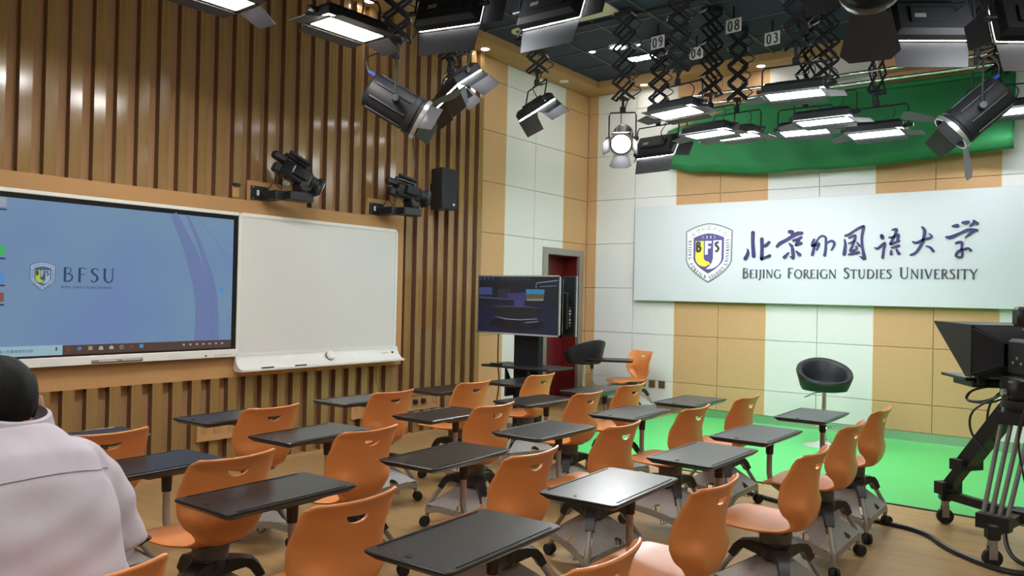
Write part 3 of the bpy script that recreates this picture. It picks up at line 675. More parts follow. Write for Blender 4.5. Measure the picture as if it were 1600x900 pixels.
t = thing('loudspeaker', 'black wall loudspeaker mounted on the slats right of the whiteboard', 'speaker', (0, 0, 0))
MB().prism([(.105, -3.27), (.105, -3.14), (.30, -3.085), (.30, -3.325)], 2.355, 2.785).build('cabinet', M['black'], t)
MB().rbox((.306, -3.205, 2.57), (.014, .232, .42), .006).build('grille', M['blackmetal'], t)
MB().bx(.3135, .3145, -3.16, -3.13, 2.40, 2.42).build('badge', M['paper'], t)
MB().bx(.06, .11, -3.24, -3.17, 2.5, 2.64).build('bracket', M['blackmetal'], t)
t = thing('motion_sensor', 'small black sensor on a tan plate above the touch display corner', 'sensor', (SLD, -5.60, 2.33))
MB().rbox((.006, .03, -.05), (.012, .06, .1), .002).build('plate', M['backing'], t); MB().rbox((.02, .03, .005), (.04, .06, .022), .004).build('sensor_head', M['black'], t)

# ---- two back-to-back televisions on a stand
S = thing('television_stand', 'black television trolley stand with shelf in front of the red door', 'stand', (1.0, -2.70, 0))
MB().rbox((0, 0, .035), (1.0, .62, .05), .012).build('base', M['black'], S)
MB().rbox((0, 0, .86), (.32, .09, 1.62), .008).build('column', M['blackmetal'], S)
MB().rbox((0, -.02, .735), (.86, .46, .022), .006).build('shelf', M['black'], S)
for s in (-1, 1): MB().prism([(-.20, .10), (-.20, -.20), (.0, -.20)], s*.14-.01, s*.14+.01, Matrix(((0, 0, 1, 0), (1, 0, 0, 0), (0, 1, 0, .83), (0, 0, 0, 1))) @ Matrix.Translation((0, -.2, 0))).build('shelf_bracket', M['black'], S)
for sx in (-1, 1):
    for sy in (-1, 1): MB().cyl((sx*.44, sy*.25, .0), (sx*.44, sy*.25, .012), .03, n=12).build('foot', M['rubber'], S)
tag(MB().rbox((.76, -2.93, .757), (.13, .05, .022), .004).build('set_top_box', M['black']), 'small black box lying on the television stand shelf', 'box')
tag(MB().tube(spline([(.68, -2.80, 1.1), (.70, -2.83, .8), (.73, -2.84, .55), (.70, -2.85, .3), (.66, -2.86, .02)]), .007, 6).build('hanging_cable', M['cable'], None, True), 'black cable hanging behind the television down to the floor', 'cable')
T = thing('television', 'silver-edged flat television on stand showing a virtual studio set', 'television', (.43, -2.86, 1.065))
TW, TH = 1.06, .615
MB().rbox((TW/2, .03, TH/2), (TW, .045, TH), .006).build('housing', M['black'], T)
mb = MB()
for a in ((0, TW, 0, .018), (0, TW, TH-.014, TH), (0, .014, 0, TH), (TW-.014, TW, 0, TH)): mb.bx(a[0], a[1], -.002, .05, a[2], a[3])
mb.build('bezel', M['silver'], T)
ts = MB().bx(.013, TW-.013, .002, .004, .017, TH-.013).build('screen', emis('tv_dark', (.006, .007, .012)), T)
def tvp(name, pts, col, lay=1, k=1.0):
    flat(MB(), [(.013+(TW-.026)*(x-100)/850, .017+(TH-.03)*(1-(y-365)/699)) for x, y in pts], .002-.0006*lay, .002-.0006*lay+.0004).build(name, emis('tv_'+name, col, k*.5), ts)
tvp('stage_floor', [(100, 760), (300, 690), (800, 690), (950, 740), (950, 1064), (100, 1064)], (.013, .016, .045))
tvp('left_windows', [(105, 505), (250, 500), (250, 595), (105, 600)], (.055, .075, .20)); tvp('left_rail', [(105, 620), (420, 635), (420, 655), (105, 640)], (.06, .07, .15), 2)
for i in range(4): tvp('truss', [(110+45*i, 372), (135+45*i, 372), (125+45*i, 412), (105+45*i, 410)], (.03, .055, .17), 2)
for i in range(6): tvp('grid_line', [(320+24*i, 520), (323+24*i, 520), (323+24*i, 625), (320+24*i, 625)], (.08, .09, .13), 2)
for i in range(4): tvp('grid_line', [(318, 540+25*i), (430, 540+25*i), (430, 543+25*i), (318, 543+25*i)], (.08, .09, .13), 2)
for i in range(6): tvp('back_light', [(350+55*i, 372), (385+55*i, 372), (380+55*i, 412), (345+55*i, 412)], (.035, .04, .06), 2)
tvp('light_bar', [(720, 438), (935, 402), (935, 416), (720, 450)], (.22, .26, .38), 2); tvp('light_bar', [(755, 482), (925, 468), (925, 478), (755, 492)], (.15, .20, .33), 2); tvp('light_post', [(716, 450), (722, 450), (722, 512), (716, 512)], (.25, .28, .35), 2)
tvp('purple_wall', [(425, 575), (620, 558), (625, 655), (425, 660)], (.05, .045, .16), 3); tvp('purple_plinth', [(492, 655), (600, 655), (600, 730), (492, 730)], (.06, .05, .20), 3)
tvp('sky_picture', [(615, 520), (805, 520), (800, 588), (617, 592)], (.05, .25, .52), 3); tvp('hill_picture', [(617, 580), (680, 572), (740, 580), (800, 575), (800, 650), (620, 652)], (.10, .115, .055), 4); tvp('town_picture', [(625, 640), (795, 630), (795, 656), (625, 660)], (.30, .26, .20), 5)
tvp('desk_shadow', [(525+300*math.cos(rad(a)), 950+75*math.sin(rad(a))) for a in range(0, 360, 15)], (.006, .007, .014), 2)
tvp('news_desk', [(235, 745), (420, 730), (640, 730), (785, 750), (755, 820), (690, 862), (380, 862), (275, 830)], (.014, .014, .016), 5); tvp('desk_rim', [(235, 748), (420, 728), (640, 728), (785, 750), (640, 742), (420, 744)], (.07, .07, .08), 6)
tvp('desk_gloss', [(270, 862), (400, 885), (560, 890), (740, 870), (735, 880), (560, 902), (400, 897)], (.28, .28, .30), 6); tvp('desk_gloss', [(600, 925), (745, 900), (750, 912), (620, 935)], (.2, .2, .22), 6)
T2 = thing('television', 'second television mounted back to back, its dark rear with ports visible', 'television', (.43, -2.585, 1.065))
MB().rbox((TW/2-.01, .03, TH/2), (TW, .04, TH), .006).build('housing', M['black'], T2)
MB().bx(TW-.022, TW-.008, .034, .052, 0, TH).build('bezel', M['silver'], T2)
MB().rbox((TW/2, -.005, TH*.42), (TW*.86, .05, TH*.62), .012).build('rear_cover', M['black'], T2)
for i in range(7): MB().bx(TW-.075, TW-.055, .006, .0105, .10+.03*i, .118+.03*i).build('port', M['paper'] if i % 3 else M['grey'], T2)
MB().bx(.01, TW-.03, .0505, .0525, .01, TH-.01).build('screen', M['blackgloss'], T2)

# ================================================================== TABLET CHAIRS
# chair frame: origin on the floor under the hub, the sitter looks along -x, right hand along +y
def interp(tab, s):
    for i in range(len(tab)-1):
        if s <= tab[i+1][0]:
            a, b = tab[i], tab[i+1]; t = (s-a[0])/(b[0]-a[0]); t = t*t*(3-2*t) if len(a) < 3 else t
            return a[1]+(b[1]-a[1])*t
    return tab[-1][1]
def shell_mesh():
    prof = [(-.285, .418), (-.262, .436), (-.19, .442), (-.09, .434), (.02, .426), (.085, .428), (.130, .444), (.158, .478), (.170, .53), (.170, .60), (.172, .67), (.182, .735), (.196, .772), (.212, .80)]
    P = spline([(a, b, 0) for a, b in prof], 3); n = len(P)
    S = [0]
    for i in range(n-1): S.append(S[-1]+(P[i+1]-P[i]).length)
    tot = S[-1]; S = [s/tot for s in S]
    # half width, forward/upward wrap of the edges along the profile
    hw = [(0, .150), (.03, .186), (.10, .212), (.25, .220), (.36, .206), (.43, .172), (.48, .146), (.53, .138), (.58, .152), (.65, .182), (.72, .200), (.80, .208), (.90, .204), (.96, .196), (.985, .188), (1, .172)]
    wr = [(0, .0), (.10, .010), (.30, .018), (.40, .022), (.46, .022), (.52, .030), (.58, .060), (.65, .090), (.72, .100), (.80, .090), (.90, .058), (1, .040)]
    nu = 16; v = []; f = []
    for i, p in enumerate(P):
        d = (P[min(i+1, n-1)]-P[max(i-1, 0)]).normalized(); nx, nz = -d.y, d.x      # points up on the seat, forward on the back
        h = interp(hw, S[i]); wv = interp(wr, S[i])
        for k in range(nu+1):
            t = -1+2*k/nu
            t0 = min(.8, max(0, (S[i]-.47)/.22)**.6*.8) if S[i] > .47 else 0
            q = wv*(.55*abs(t)**2+.45*abs(t)**5)
            if .47 < S[i] < .75: q = wv*(.15*t*t+.85*max(0, (abs(t)-t0)/(1-t0))**1.05) if S[i] < .69 else q*((S[i]-.69)/.06)+(1-(S[i]-.69)/.06)*wv*(.15*t*t+.85*max(0, (abs(t)-t0)/(1-t0))**1.05)
            drop = -.012*abs(t)**4 if S[i] > .97 else 0
            v.append((p.x+nx*q, h*t, p.y+nz*q+drop))
    for i in range(n-1):
        for k in range(nu): f.append((i*(nu+1)+k, i*(nu+1)+k+1, (i+1)*(nu+1)+k+1, (i+1)*(nu+1)+k))
    me = MB().add(v, f).mesh('seat_shell', M['orange'], True)
    o = obj('seat_shell', me)
    bm = bmesh.new(); bm.from_mesh(me); bmesh.ops.recalc_face_normals(bm, faces=bm.faces); bm.to_mesh(me); bm.free()
    so = o.modifiers.new('s', 'SOLIDIFY'); so.thickness = .013; so.offset = 0; so.use_rim = True
    su = o.modifiers.new('u', 'SUBSURF'); su.levels = 1; su.render_levels = 1
    # hand hole: straight top edge, bowed lower edge
    poly = [(-.050, .750), (-.024, .747), (0, .746), (.024, .747), (.050, .750)]+[(.052*math.cos(rad(a)), .750-.031*math.sin(rad(a))) for a in range(12, 180, 12)]
    cut = obj('cut', MB().add([(x, a, b) for x in (.05, .32) for a, b in poly], [tuple(range(len(poly))), tuple(range(len(poly), 2*len(poly)))]+[(i, (i+1) % len(poly), len(poly)+(i+1) % len(poly), len(poly)+i) for i in range(len(poly))]).mesh('cut'))
    bo = o.modifiers.new('b', 'BOOLEAN'); bo.object = cut; bo.operation = 'DIFFERENCE'; bo.solver = 'EXACT'
    dg = bpy.context.evaluated_depsgraph_get(); res = bpy.data.meshes.new_from_object(o.evaluated_get(dg))
    res.name = 'seat_shell'; bpy.data.objects.remove(o); bpy.data.objects.remove(cut)
    for p in res.polygons: p.use_smooth = True
    try: res.set_sharp_from_angle(angle=rad(50))
    except Exception: pass
    if not res.materials: res.materials.append(M['orange'])
    return res
ME_SHELL = shell_mesh()
ME_COL = MB().lathe([(.062, .345), (.072, .36), (.075, .40), (.068, .42), (.03, .43)], 20).rbox((-.02, 0, .418), (.20, .18, .012), .004).mesh('swivel_column', M['column'], True)
def base_meshes():
    hub = MB().lathe([(.03, .26), (.055, .272), (.075, .30), (.080, .335), (.07, .352), (.02, .356)], 18)
    leg = MB(); caster = MB(); whl = MB(); tray = MB(); lip = MB(); hook = MB()
    for a in (0, 120, 240):                      # arms of the hub
        R = Matrix.Rotation(rad(a), 4, 'Z')
        sec = [(.05, .318, .050, .030), (.11, .322, .034, .024), (.155, .318, .027, .021), (.176, .300, .025, .020), (.205, .255, .022, .018)]
        v = []
        for i, (r, z, hw_, hh) in enumerate(sec):
            tx, tz = (1, 0) if i < 2 else ((.75, -.66) if i == 2 else (.5, -.87))
            for sy, sz in ((-1, -1), (1, -1), (1, 1), (-1, 1)): v.append((r+sz*hh*-tz*1.0, sy*hw_, z+sz*hh*tx))
        f = [(4*i+k, 4*i+(k+1) % 4, 4*i+4+(k+1) % 4, 4*i+4+k) for i in range(4) for k in range(4)]+[(0, 1, 2, 3), (16, 17, 18, 19)]
        hub.add(v, f, R)
    leg.tube([(.190, 0, .270), (.278, 0, .150), (.288, 0, .132), (.291, 0, .110), (.291, 0, .068)], [.0135]*5, 10)
    caster.cyl((.291, 0, .082), (.291, 0, .045), .012, n=10).rbox((.300, 0, .046), (.034, .020, .030), .005)
    for s in (-1, 1): whl.cyl((.306, s*.006, .033), (.306, s*.024, .033), .033, .030, 18)
    # tray sheet between leg 0 and leg 120, falling from the hub to the cross bar (centre line at 60 degrees)
    R60 = Matrix.Rotation(rad(60), 4, 'Z')
    r0, z0, r1, z1 = .035, .285, .160, .145
    top = [(r0, -.045), (r0, .045)]; hb = .236
    def on(r): return z0+(z1-z0)*(r-r0)/(r1-r0)
    poly = [(r0, -.062), (r0, .062), (r1-.02, hb-.035), (r1, hb)]+[(r1, .070)]+[(r1-.036*math.sin(rad(a)), .032+.038*math.cos(rad(a))) for a in range(15, 180, 15)]+[(r1, -.006), (r1, -hb), (r1-.02, -hb+.035)]
    m = len(poly)
    tray.add([(r, y, on(r)+.002) for r, y in poly]+[(r, y, on(r)-.002) for r, y in poly], [tuple(range(m)), tuple(range(m, 2*m))]+[(i, (i+1) % m, m+(i+1) % m, m+i) for i in range(m)], R60)
    # cross bar: bowed flat lip from bend to bend of the legs
    pts = [(r1-.004+.0*abs(y), y) for y in (-.245, -.15, 0, .15, .245)]
    vv = []
    for r, y in pts:
        e = .02*max(0, abs(y)-.2)/.035
        for dr, dz in ((-.006, .006), (.006, .006), (.008, -.030), (.002, -.034)): vv.append((r+dr, y, z1+dz-e))
    lip.add(vv, [(4*i+k, 4*i+(k+1) % 4, 4*i+4+(k+1) % 4, 4*i+4+k) for i in range(4) for k in range(4)]+[(0, 1, 2, 3), (16, 17, 18, 19)], R60)
    for dx in (0, .022): hook.tube([(r1-.03-dx, .06, on(r1-.03-dx)), (r1-.03-dx, .06, .085), (r1-.01-dx, .08, .078), (r1-.03-dx, .10, .085), (r1-.03-dx, .10, on(r1-.03-dx))], .0022, 5, M=R60)
    return (hub.mesh('base_hub', M['hub'], True), leg.mesh('leg', M['legmetal'], True), caster.mesh('caster', M['black'], True), whl.mesh('wheel', M['rubber'], True),
            tray.mesh('tray', M['tray']), lip.mesh('tray_bar', M['traylip']), hook.mesh('bag_hook', M['blackmetal']))
ME_BASE = base_meshes()
def tablet_meshes():
    hx, hy, r = .172, .300, .022
    o = rrect(-hx, hx, -hy, hy, r, 4); i1 = rrect(-hx+.004, hx-.004, -hy+.004, hy-.004, r, 4); lo = rrect(-hx+.020, hx-.020, -hy+.020, hy-.020, r, 4)
    n = len(o); mb = MB()
    for ring, z in ((lo, -.026), (o, -.008), (o, -.003), (i1, .0)): mb.add([(x, y, z) for x, y in ring], [])
    mb.f = [(k*n+i, k*n+(i+1) % n, (k+1)*n+(i+1) % n, (k+1)*n+i) for k in range(3) for i in range(n)]+[tuple(range(n))[::-1], tuple(range(3*n, 4*n))]
    top = mb.mesh('tablet', M['tablet'])
    groove = MB()
    groove.rbox((0, 0, .0012), (.007, 2*hy-.10, .003), .001)
    return top, groove.mesh('pen_rail', M['tabedge']), MB().lathe([(.012, 0), (.012, .0018), (.008, .0024), (.001, .0016)], 14, cap=False).mesh('latch_button', M['tabedge'], True)
ME_TAB = tablet_meshes()
HT = .70
def arm_mesh(px, py):
    """J-shaped tube from the hub out and up to the tablet"""
    d = Vector((px, py, 0)); L = d.length; e = d/L
    b = .09
    pts = [e*.05+Vector((0, 0, .385)), e*(L-b)+Vector((0, 0, .375))]
    for a in (20, 45, 70, 90): pts.append(e*(L-b+b*math.sin(rad(a)))+Vector((0, 0, .375+b*(1-math.cos(rad(a))))))
    pts.append(Vector((px, py, .60)))
    return MB().tube(pts, .0155, 10).mesh('tablet_arm', M['legmetal'], True)
def bracket_mesh(px, py):
    mb = MB().cyl((px, py, .575), (px, py, HT-.05), .021, .024, 12)
    mb.prism([(px-.05, py-.11), (px+.05, py-.11), (px+.05, py+.06), (px-.05, py+.06)], HT-.05, HT-.026, top=[(px-.09, py-.17), (px+.09, py-.17), (px+.09, py+.12), (px-.09, py+.12)])
    return mb.mesh('arm_bracket', M['black'])
def tablet_chair(hub, desk, seat_yaw, base_yaw, tab_yaw, label, group='orange tablet chairs set out in rows', post=(.05, .07)):
    t = thing('tablet_chair', label, 'chair', (hub[0], hub[1], 0), 0, group)
    obj('seat_shell', ME_SHELL, t, None, (0, 0, seat_yaw)); obj('swivel_column', ME_COL, t, None, (0, 0, seat_yaw))
    bh, lg, cs, wh, tr, lp, hk = ME_BASE
    b = obj('base_hub', bh, t, None, (0, 0, base_yaw))
    for a in (0, 120, 240):
        r = (0, 0, rad(a))
        obj('leg', lg, b, None, r); obj('caster', cs, b, None, r); obj('wheel', wh, b, None, r); obj('tray', tr, b, None, r); obj('tray_bar', lp, b, None, r); obj('bag_hook', hk, b, None, r)
    dx, dy = desk[0]-hub[0], desk[1]-hub[1]
    c, s = math.cos(tab_yaw), math.sin(tab_yaw); px, py = dx+post[0]*c-post[1]*s, dy+post[0]*s+post[1]*c
    a = obj('tablet_arm', arm_mesh(px, py), t); obj('arm_bracket', bracket_mesh(px, py), a)
    tb = obj('tablet', ME_TAB[0], t, (dx, dy, HT), (0, 0, tab_yaw))
    obj('pen_rail', ME_TAB[1], tb, (.154, 0, 0)); obj('pen_rail', ME_TAB[1], tb, (-.154, 0, 0)); obj('latch_button', ME_TAB[2], tb, (-.02, -.255, 0))
    return t
ROW = {1: 'front row beside', 2: 'second row from', 3: 'third row from', 4: 'row farthest from'}
ORD = ['first', 'second', 'third', 'fourth', 'fifth', 'sixth']
# (row, place, back-corner x, y, tablet centre x, y, seat turn, base turn, tablet turn) in metres and degrees
SEATS = [
 (1, 0, 1.95, -3.62, 1.56, -3.62, 0, 30, 0), (1, 1, 1.93, -4.49, 1.51, -4.51, 0, 75, -2), (1, 2, 1.93, -5.35, 1.49, -5.44, 0, 60, 0), (1, 3, 1.97, -6.36, 1.53, -6.51, 0, 10, 2), (1, 4, 2.13, -7.37, 1.62, -7.45, 0, 60, 0),
 (2, 0, 2.87, -3.70, 2.38, -3.63, 0, 45, 0), (2, 1, 2.90, -4.40, 2.41, -4.54, 0, 60, -3), (2, 2, 2.82, -5.36, 2.38, -5.53, 0, 88, 0), (2, 3, 2.92, -6.48, 2.34, -6.55, 0, 60, 3), (2, 4, 3.00, -7.28, 2.45, -7.54, 0, 60, 2),
 (3, 0, 3.81, -3.75, 3.27, -3.70, 0, 60, 0), (3, 1, 3.77, -4.54, 3.23, -4.57, 0, 70, 2), (3, 2, 3.76, -5.45, 3.20, -5.55, 0, 55, 0), (3, 3, 3.84, -6.38, 3.27, -6.48, 0, 60, 3), (3, 4, 3.85, -7.40, 3.245, -7.47, 0, 60, 1), (3, 5, 3.92, -8.27, 3.28, -8.34, 0, 60, 0),
 (4, 0, 4.67, -3.73, 4.195, -3.77, 0, 60, 0), (4, 1, 4.69, -4.52, 4.18, -4.79, 0, 60, -1), (4, 2, 4.76, -5.48, 4.194, -5.58, 0, 60, -1), (4, 3, 4.67, -6.37, 4.18, -6.476, 0, 45, 2), (4, 4, 4.77, -7.35, 4.187, -7.40, 0, 60, 2)]
CORNER = (.175, .172)
for row, k, bx_, by_, tx, ty, sy, by, tyw in SEATS:
    c, s = math.cos(rad(sy)), math.sin(rad(sy))
    hub = (bx_-(CORNER[0]*c-CORNER[1]*s), by_-(CORNER[0]*s+CORNER[1]*c))
    lab = 'orange tablet chair in the %s the slat wall, %s from the stage end' % (ROW[row], ORD[k])
    if (row, k) == (3, 5): lab = 'orange shell chair with black tablet that the man in the pale shirt sits on'
    tablet_chair(hub, (tx, ty), rad(sy), rad(by), rad(tyw), lab)
tablet_chair((1.04, -.52), (.84, -.76), rad(70), rad(20), rad(-61), 'lone orange tablet chair standing in the corner beside the black bar stool', 'orange tablet chair apart from the rows', (.0, -.21))

# ================================================================== BAR STOOLS
def bar_stool(x, y, yaw, label, zs=.56):
    t = thing('bar_stool', label, 'stool', (x, y, 0), yaw, 'black tub bar stools')
    n = 40; outer = []; rings = []
    def rim_h(a): return .085+.215*(.5-.5*math.cos(a))**1.1           # a = 0 at the front (+x)
    prof = [(.15, 0.0, 0), (.215, .012, 0), (.235, .05, 0), (.252, .5, 1), (.268, 1.0, 1), (.262, 1.09, 1), (.240, 1.12, 1), (.218, 1.07, 1), (.205, .95, 1), (.195, .45, 1), (.18, .30, 2), (.10, .30, 2), (.002, .30, 2)]
    mb = MB(); v = []
    for r, h, md in prof:
        for k in range(n):
            a = 2*PI*k/n; H = rim_h(a)
            z = h if md == 0 else (.05+(H-.05)*h if md == 1 else .055)
            if md == 1 and h >= 1: z = H+(h-1)*.22
            fl_ = 1+.10*((H-.1)/.19)*(h if md == 1 else 0)*.5
            v.append((r*math.cos(a)*fl_, r*math.sin(a)*fl_, zs+z))
    m = len(prof); f = [(i*n+k, i*n+(k+1) % n, (i+1)*n+(k+1) % n, (i+1)*n+k) for i in range(m-1) for k in range(n)]+[tuple(range(n))[::-1]]
    mb.add(v, f).build('tub_shell', M['leather'], t, True)
    MB().lathe([(.002, zs+.098), (.12, zs+.098), (.165, zs+.090), (.185, zs+.07), (.18, zs+.05)], 28, cap=False).build('cushion', M['leather'], t, True)
    MB().cyl((0, 0, .30), (0, 0, zs+.01), .022, n=16).cyl((0, 0, .03), (0, 0, .32), .030, n=16).build('column', M['chrome'], t, True)
    MB().lathe([(.205, 0), (.205, .008), (.16, .018), (.07, .035), (.036, .06), (.032, .09)], 32).build('base_plate', M['chrome'], t, True)
    MB().tube([(0, 0, zs-.012), (0, -.10, zs-.02), (0, -.16, zs-.055), (0, -.20, zs-.07)], .005, 6).build('lever', M['chrome'], t, True)
    MB().tube([(.03, 0, .21), (.10, -.10, .21), (.16, -.09, .21), (.19, 0, .21), (.16, .09, .21), (.10, .10, .21)], .009, 8, closed=True).build('foot_ring', M['chrome'], t, True)
    return t
bar_stool(3.50, -.98, rad(-62), 'black leather tub bar stool on chrome base standing on the green floor')
bar_stool(.37, -.60, rad(165), 'black leather tub bar stool in the corner behind the orange chair', .60)

# ================================================================== LIGHTING GRID
def bar(mb, p, q, w, h):
    p, q = Vector(p), Vector(q); d = q-p; L = d.length; x = d/L
    up = Vector((0, 0, 1)); y = up.cross(x); y = y.normalized() if y.length > 1e-3 else Vector((1, 0, 0)); z = x.cross(y)
    Mx = Matrix(((x.x, y.x, z.x, p.x), (x.y, y.y, z.y, p.y), (x.z, y.z, z.z, p.z), (0, 0, 0, 1)))
    return mb.bx(0, L, -w/2, w/2, -h/2, h/2, Mx)
def pantograph(x, y, zb, ang, label, cells=None, half=.10):
    """scissor hanger from a ceiling trolley down to zb"""
    t = thing('pantograph_hanger', label, 'lighting hanger', (x, y, zb), rad(ang), 'scissor hangers of the lighting grid')
    top = 4.285-zb; stem = .14
    MB().rbox((0, 0, top+.022), (.20, .10, .055), .008).build('trolley', M['blackmetal'], t)
    MB().cyl((0, 0, 0), (0, 0, stem), .014, n=10).rbox((0, 0, .03), (.05, .05, .06), .008).build('spigot', M['blackmetal'], t, True)
    H = top-stem; n = cells or max(1, round(H/.16)); h = H/n
    MB().rbox((0, 0, stem), (.08, .13, .02), .004).build('lower_plate', M['blackmetal'], t)
    for yy in (-.045, .045):
        for i in range(n):
            z0 = stem+i*h; z1 = z0+h
            for s in (-1, 1):
                bar(MB(), (-s*half, yy+.006*s, z0), (s*half, yy+.006*s, z1), .010, .024).build('scissor_bar', M['blackmetal'], t)
    for i in range(n+1):
        for s in (-1, 1): MB().cyl((s*half, -.055, stem+i*h), (s*half, .055, stem+i*h), .008, n=8).build('pivot_pin', M['silver'] if i % 2 else M['blackmetal'], t)
    pts = [(.03, .05, top)]
    for i in range(n): pts += [(half+.05+.02*math.sin(i*2.1), .06, top-(i+.5)*H/n), (half*.4, .05, top-(i+1)*H/n)]
    pts.append((.0, .03, .02))
    MB().tube(spline(pts, 4), .006, 6).build('power_cable', M['cable'], t, True)
    return t
def head_matrix(yaw, tilt): return Matrix.Rotation(rad(yaw), 4, 'Z') @ Matrix.Rotation(rad(tilt), 4, 'X')
def barn(mb, R, o, ex, down, half, depth, ang, taper=.0, th=.0025):
    """flap hinged on the line through o along ex; swings from outwards (0) to straight ahead (90)"""
    o = Vector(o); ex = Vector(ex).normalized(); out = Vector(down).normalized()
    d = out*math.cos(rad(ang))+Vector((0, 0, -1))*math.sin(rad(ang)); nrm = ex.cross(d).normalized()*th
    a, b = o-ex*half, o+ex*half; c, e = o+ex*(half-taper)+d*depth, o-ex*(half-taper)+d*depth
    v = [a, b, c, e]
    return mb.add([p+nrm for p in v]+[p-nrm for p in v], [(0, 1, 2, 3), (7, 6, 5, 4), (0, 4, 5, 1), (1, 5, 6, 2), (2, 6, 7, 3), (3, 7, 4, 0)], R)
def panel_light(pos, yaw, tilt, label, angs=(20, 20, 25, 25), lit='lampwhite', L=.50, W=.25, panto=None, plabel=None, fd=.10):
    t = thing('panel_light', label, 'stage light', pos, 0, 'LED panel lights of the lighting grid')
    R = head_matrix(yaw, tilt)
    MB().prism([(a, b) for a, b in rrect(-L/2, L/2, -W/2, W/2, .012, 2)], 0, .055, R, top=[(a, b) for a, b in rrect(-L/2, L/2, -W/2, W/2, .012, 2)]).prism(rrect(-L/2, L/2, -W/2, W/2, .012, 2), .055, .085, R, top=rrect(-L/2+.03, L/2-.03, -W/2+.03, W/2-.03, .012, 2)).build('housing', M['blackmetal'], t)
    MB().bx(-L/2+.012, L/2-.012, -W/2+.008, W/2-.008, -.012, -.001, R).build('diffuser', M[lit], t)
    fr = MB()
    for a in ((-L/2, L/2, -W/2, -W/2+.022), (-L/2, L/2, W/2-.022, W/2), (-L/2, -L/2+.030, -W/2, W/2), (L/2-.030, L/2, -W/2, W/2)): fr.bx(a[0], a[1], a[2], a[3], -.016, -.012, R)
    fr.build('front_frame', M['black'], t)
    barn(MB(), R, (0, W/2+.006, -.020), (1, 0, 0), (0, 1, 0), L/2-.01, fd, angs[0], .02).build('barn_door', M['door_flap'], t)
    barn(MB(), R, (0, -W/2-.006, -.020), (1, 0, 0), (0, -1, 0), L/2-.01, fd, angs[1], .02).build('barn_door', M['door_flap'], t)
    barn(MB(), R, (L/2+.006, 0, -.020), (0, 1, 0), (1, 0, 0), W/2-.01, .14, angs[2], .03).build('barn_door', M['door_flap'], t)
    barn(MB(), R, (-L/2-.006, 0, -.020), (0, 1, 0), (-1, 0, 0), W/2-.01, .14, angs[3], .03).build('barn_door', M['door_flap'], t)
    MB().bx(-L*.30, L*.30, -W*.22, W*.22, .085, .10, R).build('control_panel', M['blackmetal'], t)
    MB().bx(-L*.26, -L*.12, -W*.10, W*.02, .100, .1015, R).build('rating_label', M['grey'], t)
    ex = Vector((math.cos(rad(yaw)), math.sin(rad(yaw)), 0)); piv = R @ Vector((0, 0, .045))
    a, b = ex*(L/2+.02), ex*(-L/2-.02); zt = .24
    pts = [piv+a, a+Vector((0, 0, zt-.03)), a*.93+Vector((0, 0, zt)), b*.93+Vector((0, 0, zt)), b+Vector((0, 0, zt-.03)), piv+b]
    MB().tube(pts, .0075, 6).build('yoke', M['blackmetal'], t)
    for e in (a, b): MB().cyl(piv+e*.93, piv+e*1.16, .018, n=10).build('tilt_knob', M['black'], t, True)
    MB().tube(spline([R @ Vector((L*.25, .02, .10)), R @ Vector((L*.3, .03, .20)), Vector((.08, .04, .26)), Vector((.02, .02, zt))], 5), .005, 6).build('power_lead', M['cable'], t, True)
    pantograph(pos[0], pos[1], pos[2]+zt, panto if panto is not None else yaw+20, plabel or label.replace('panel light', 'scissor hanger carrying the panel light'))
    return t
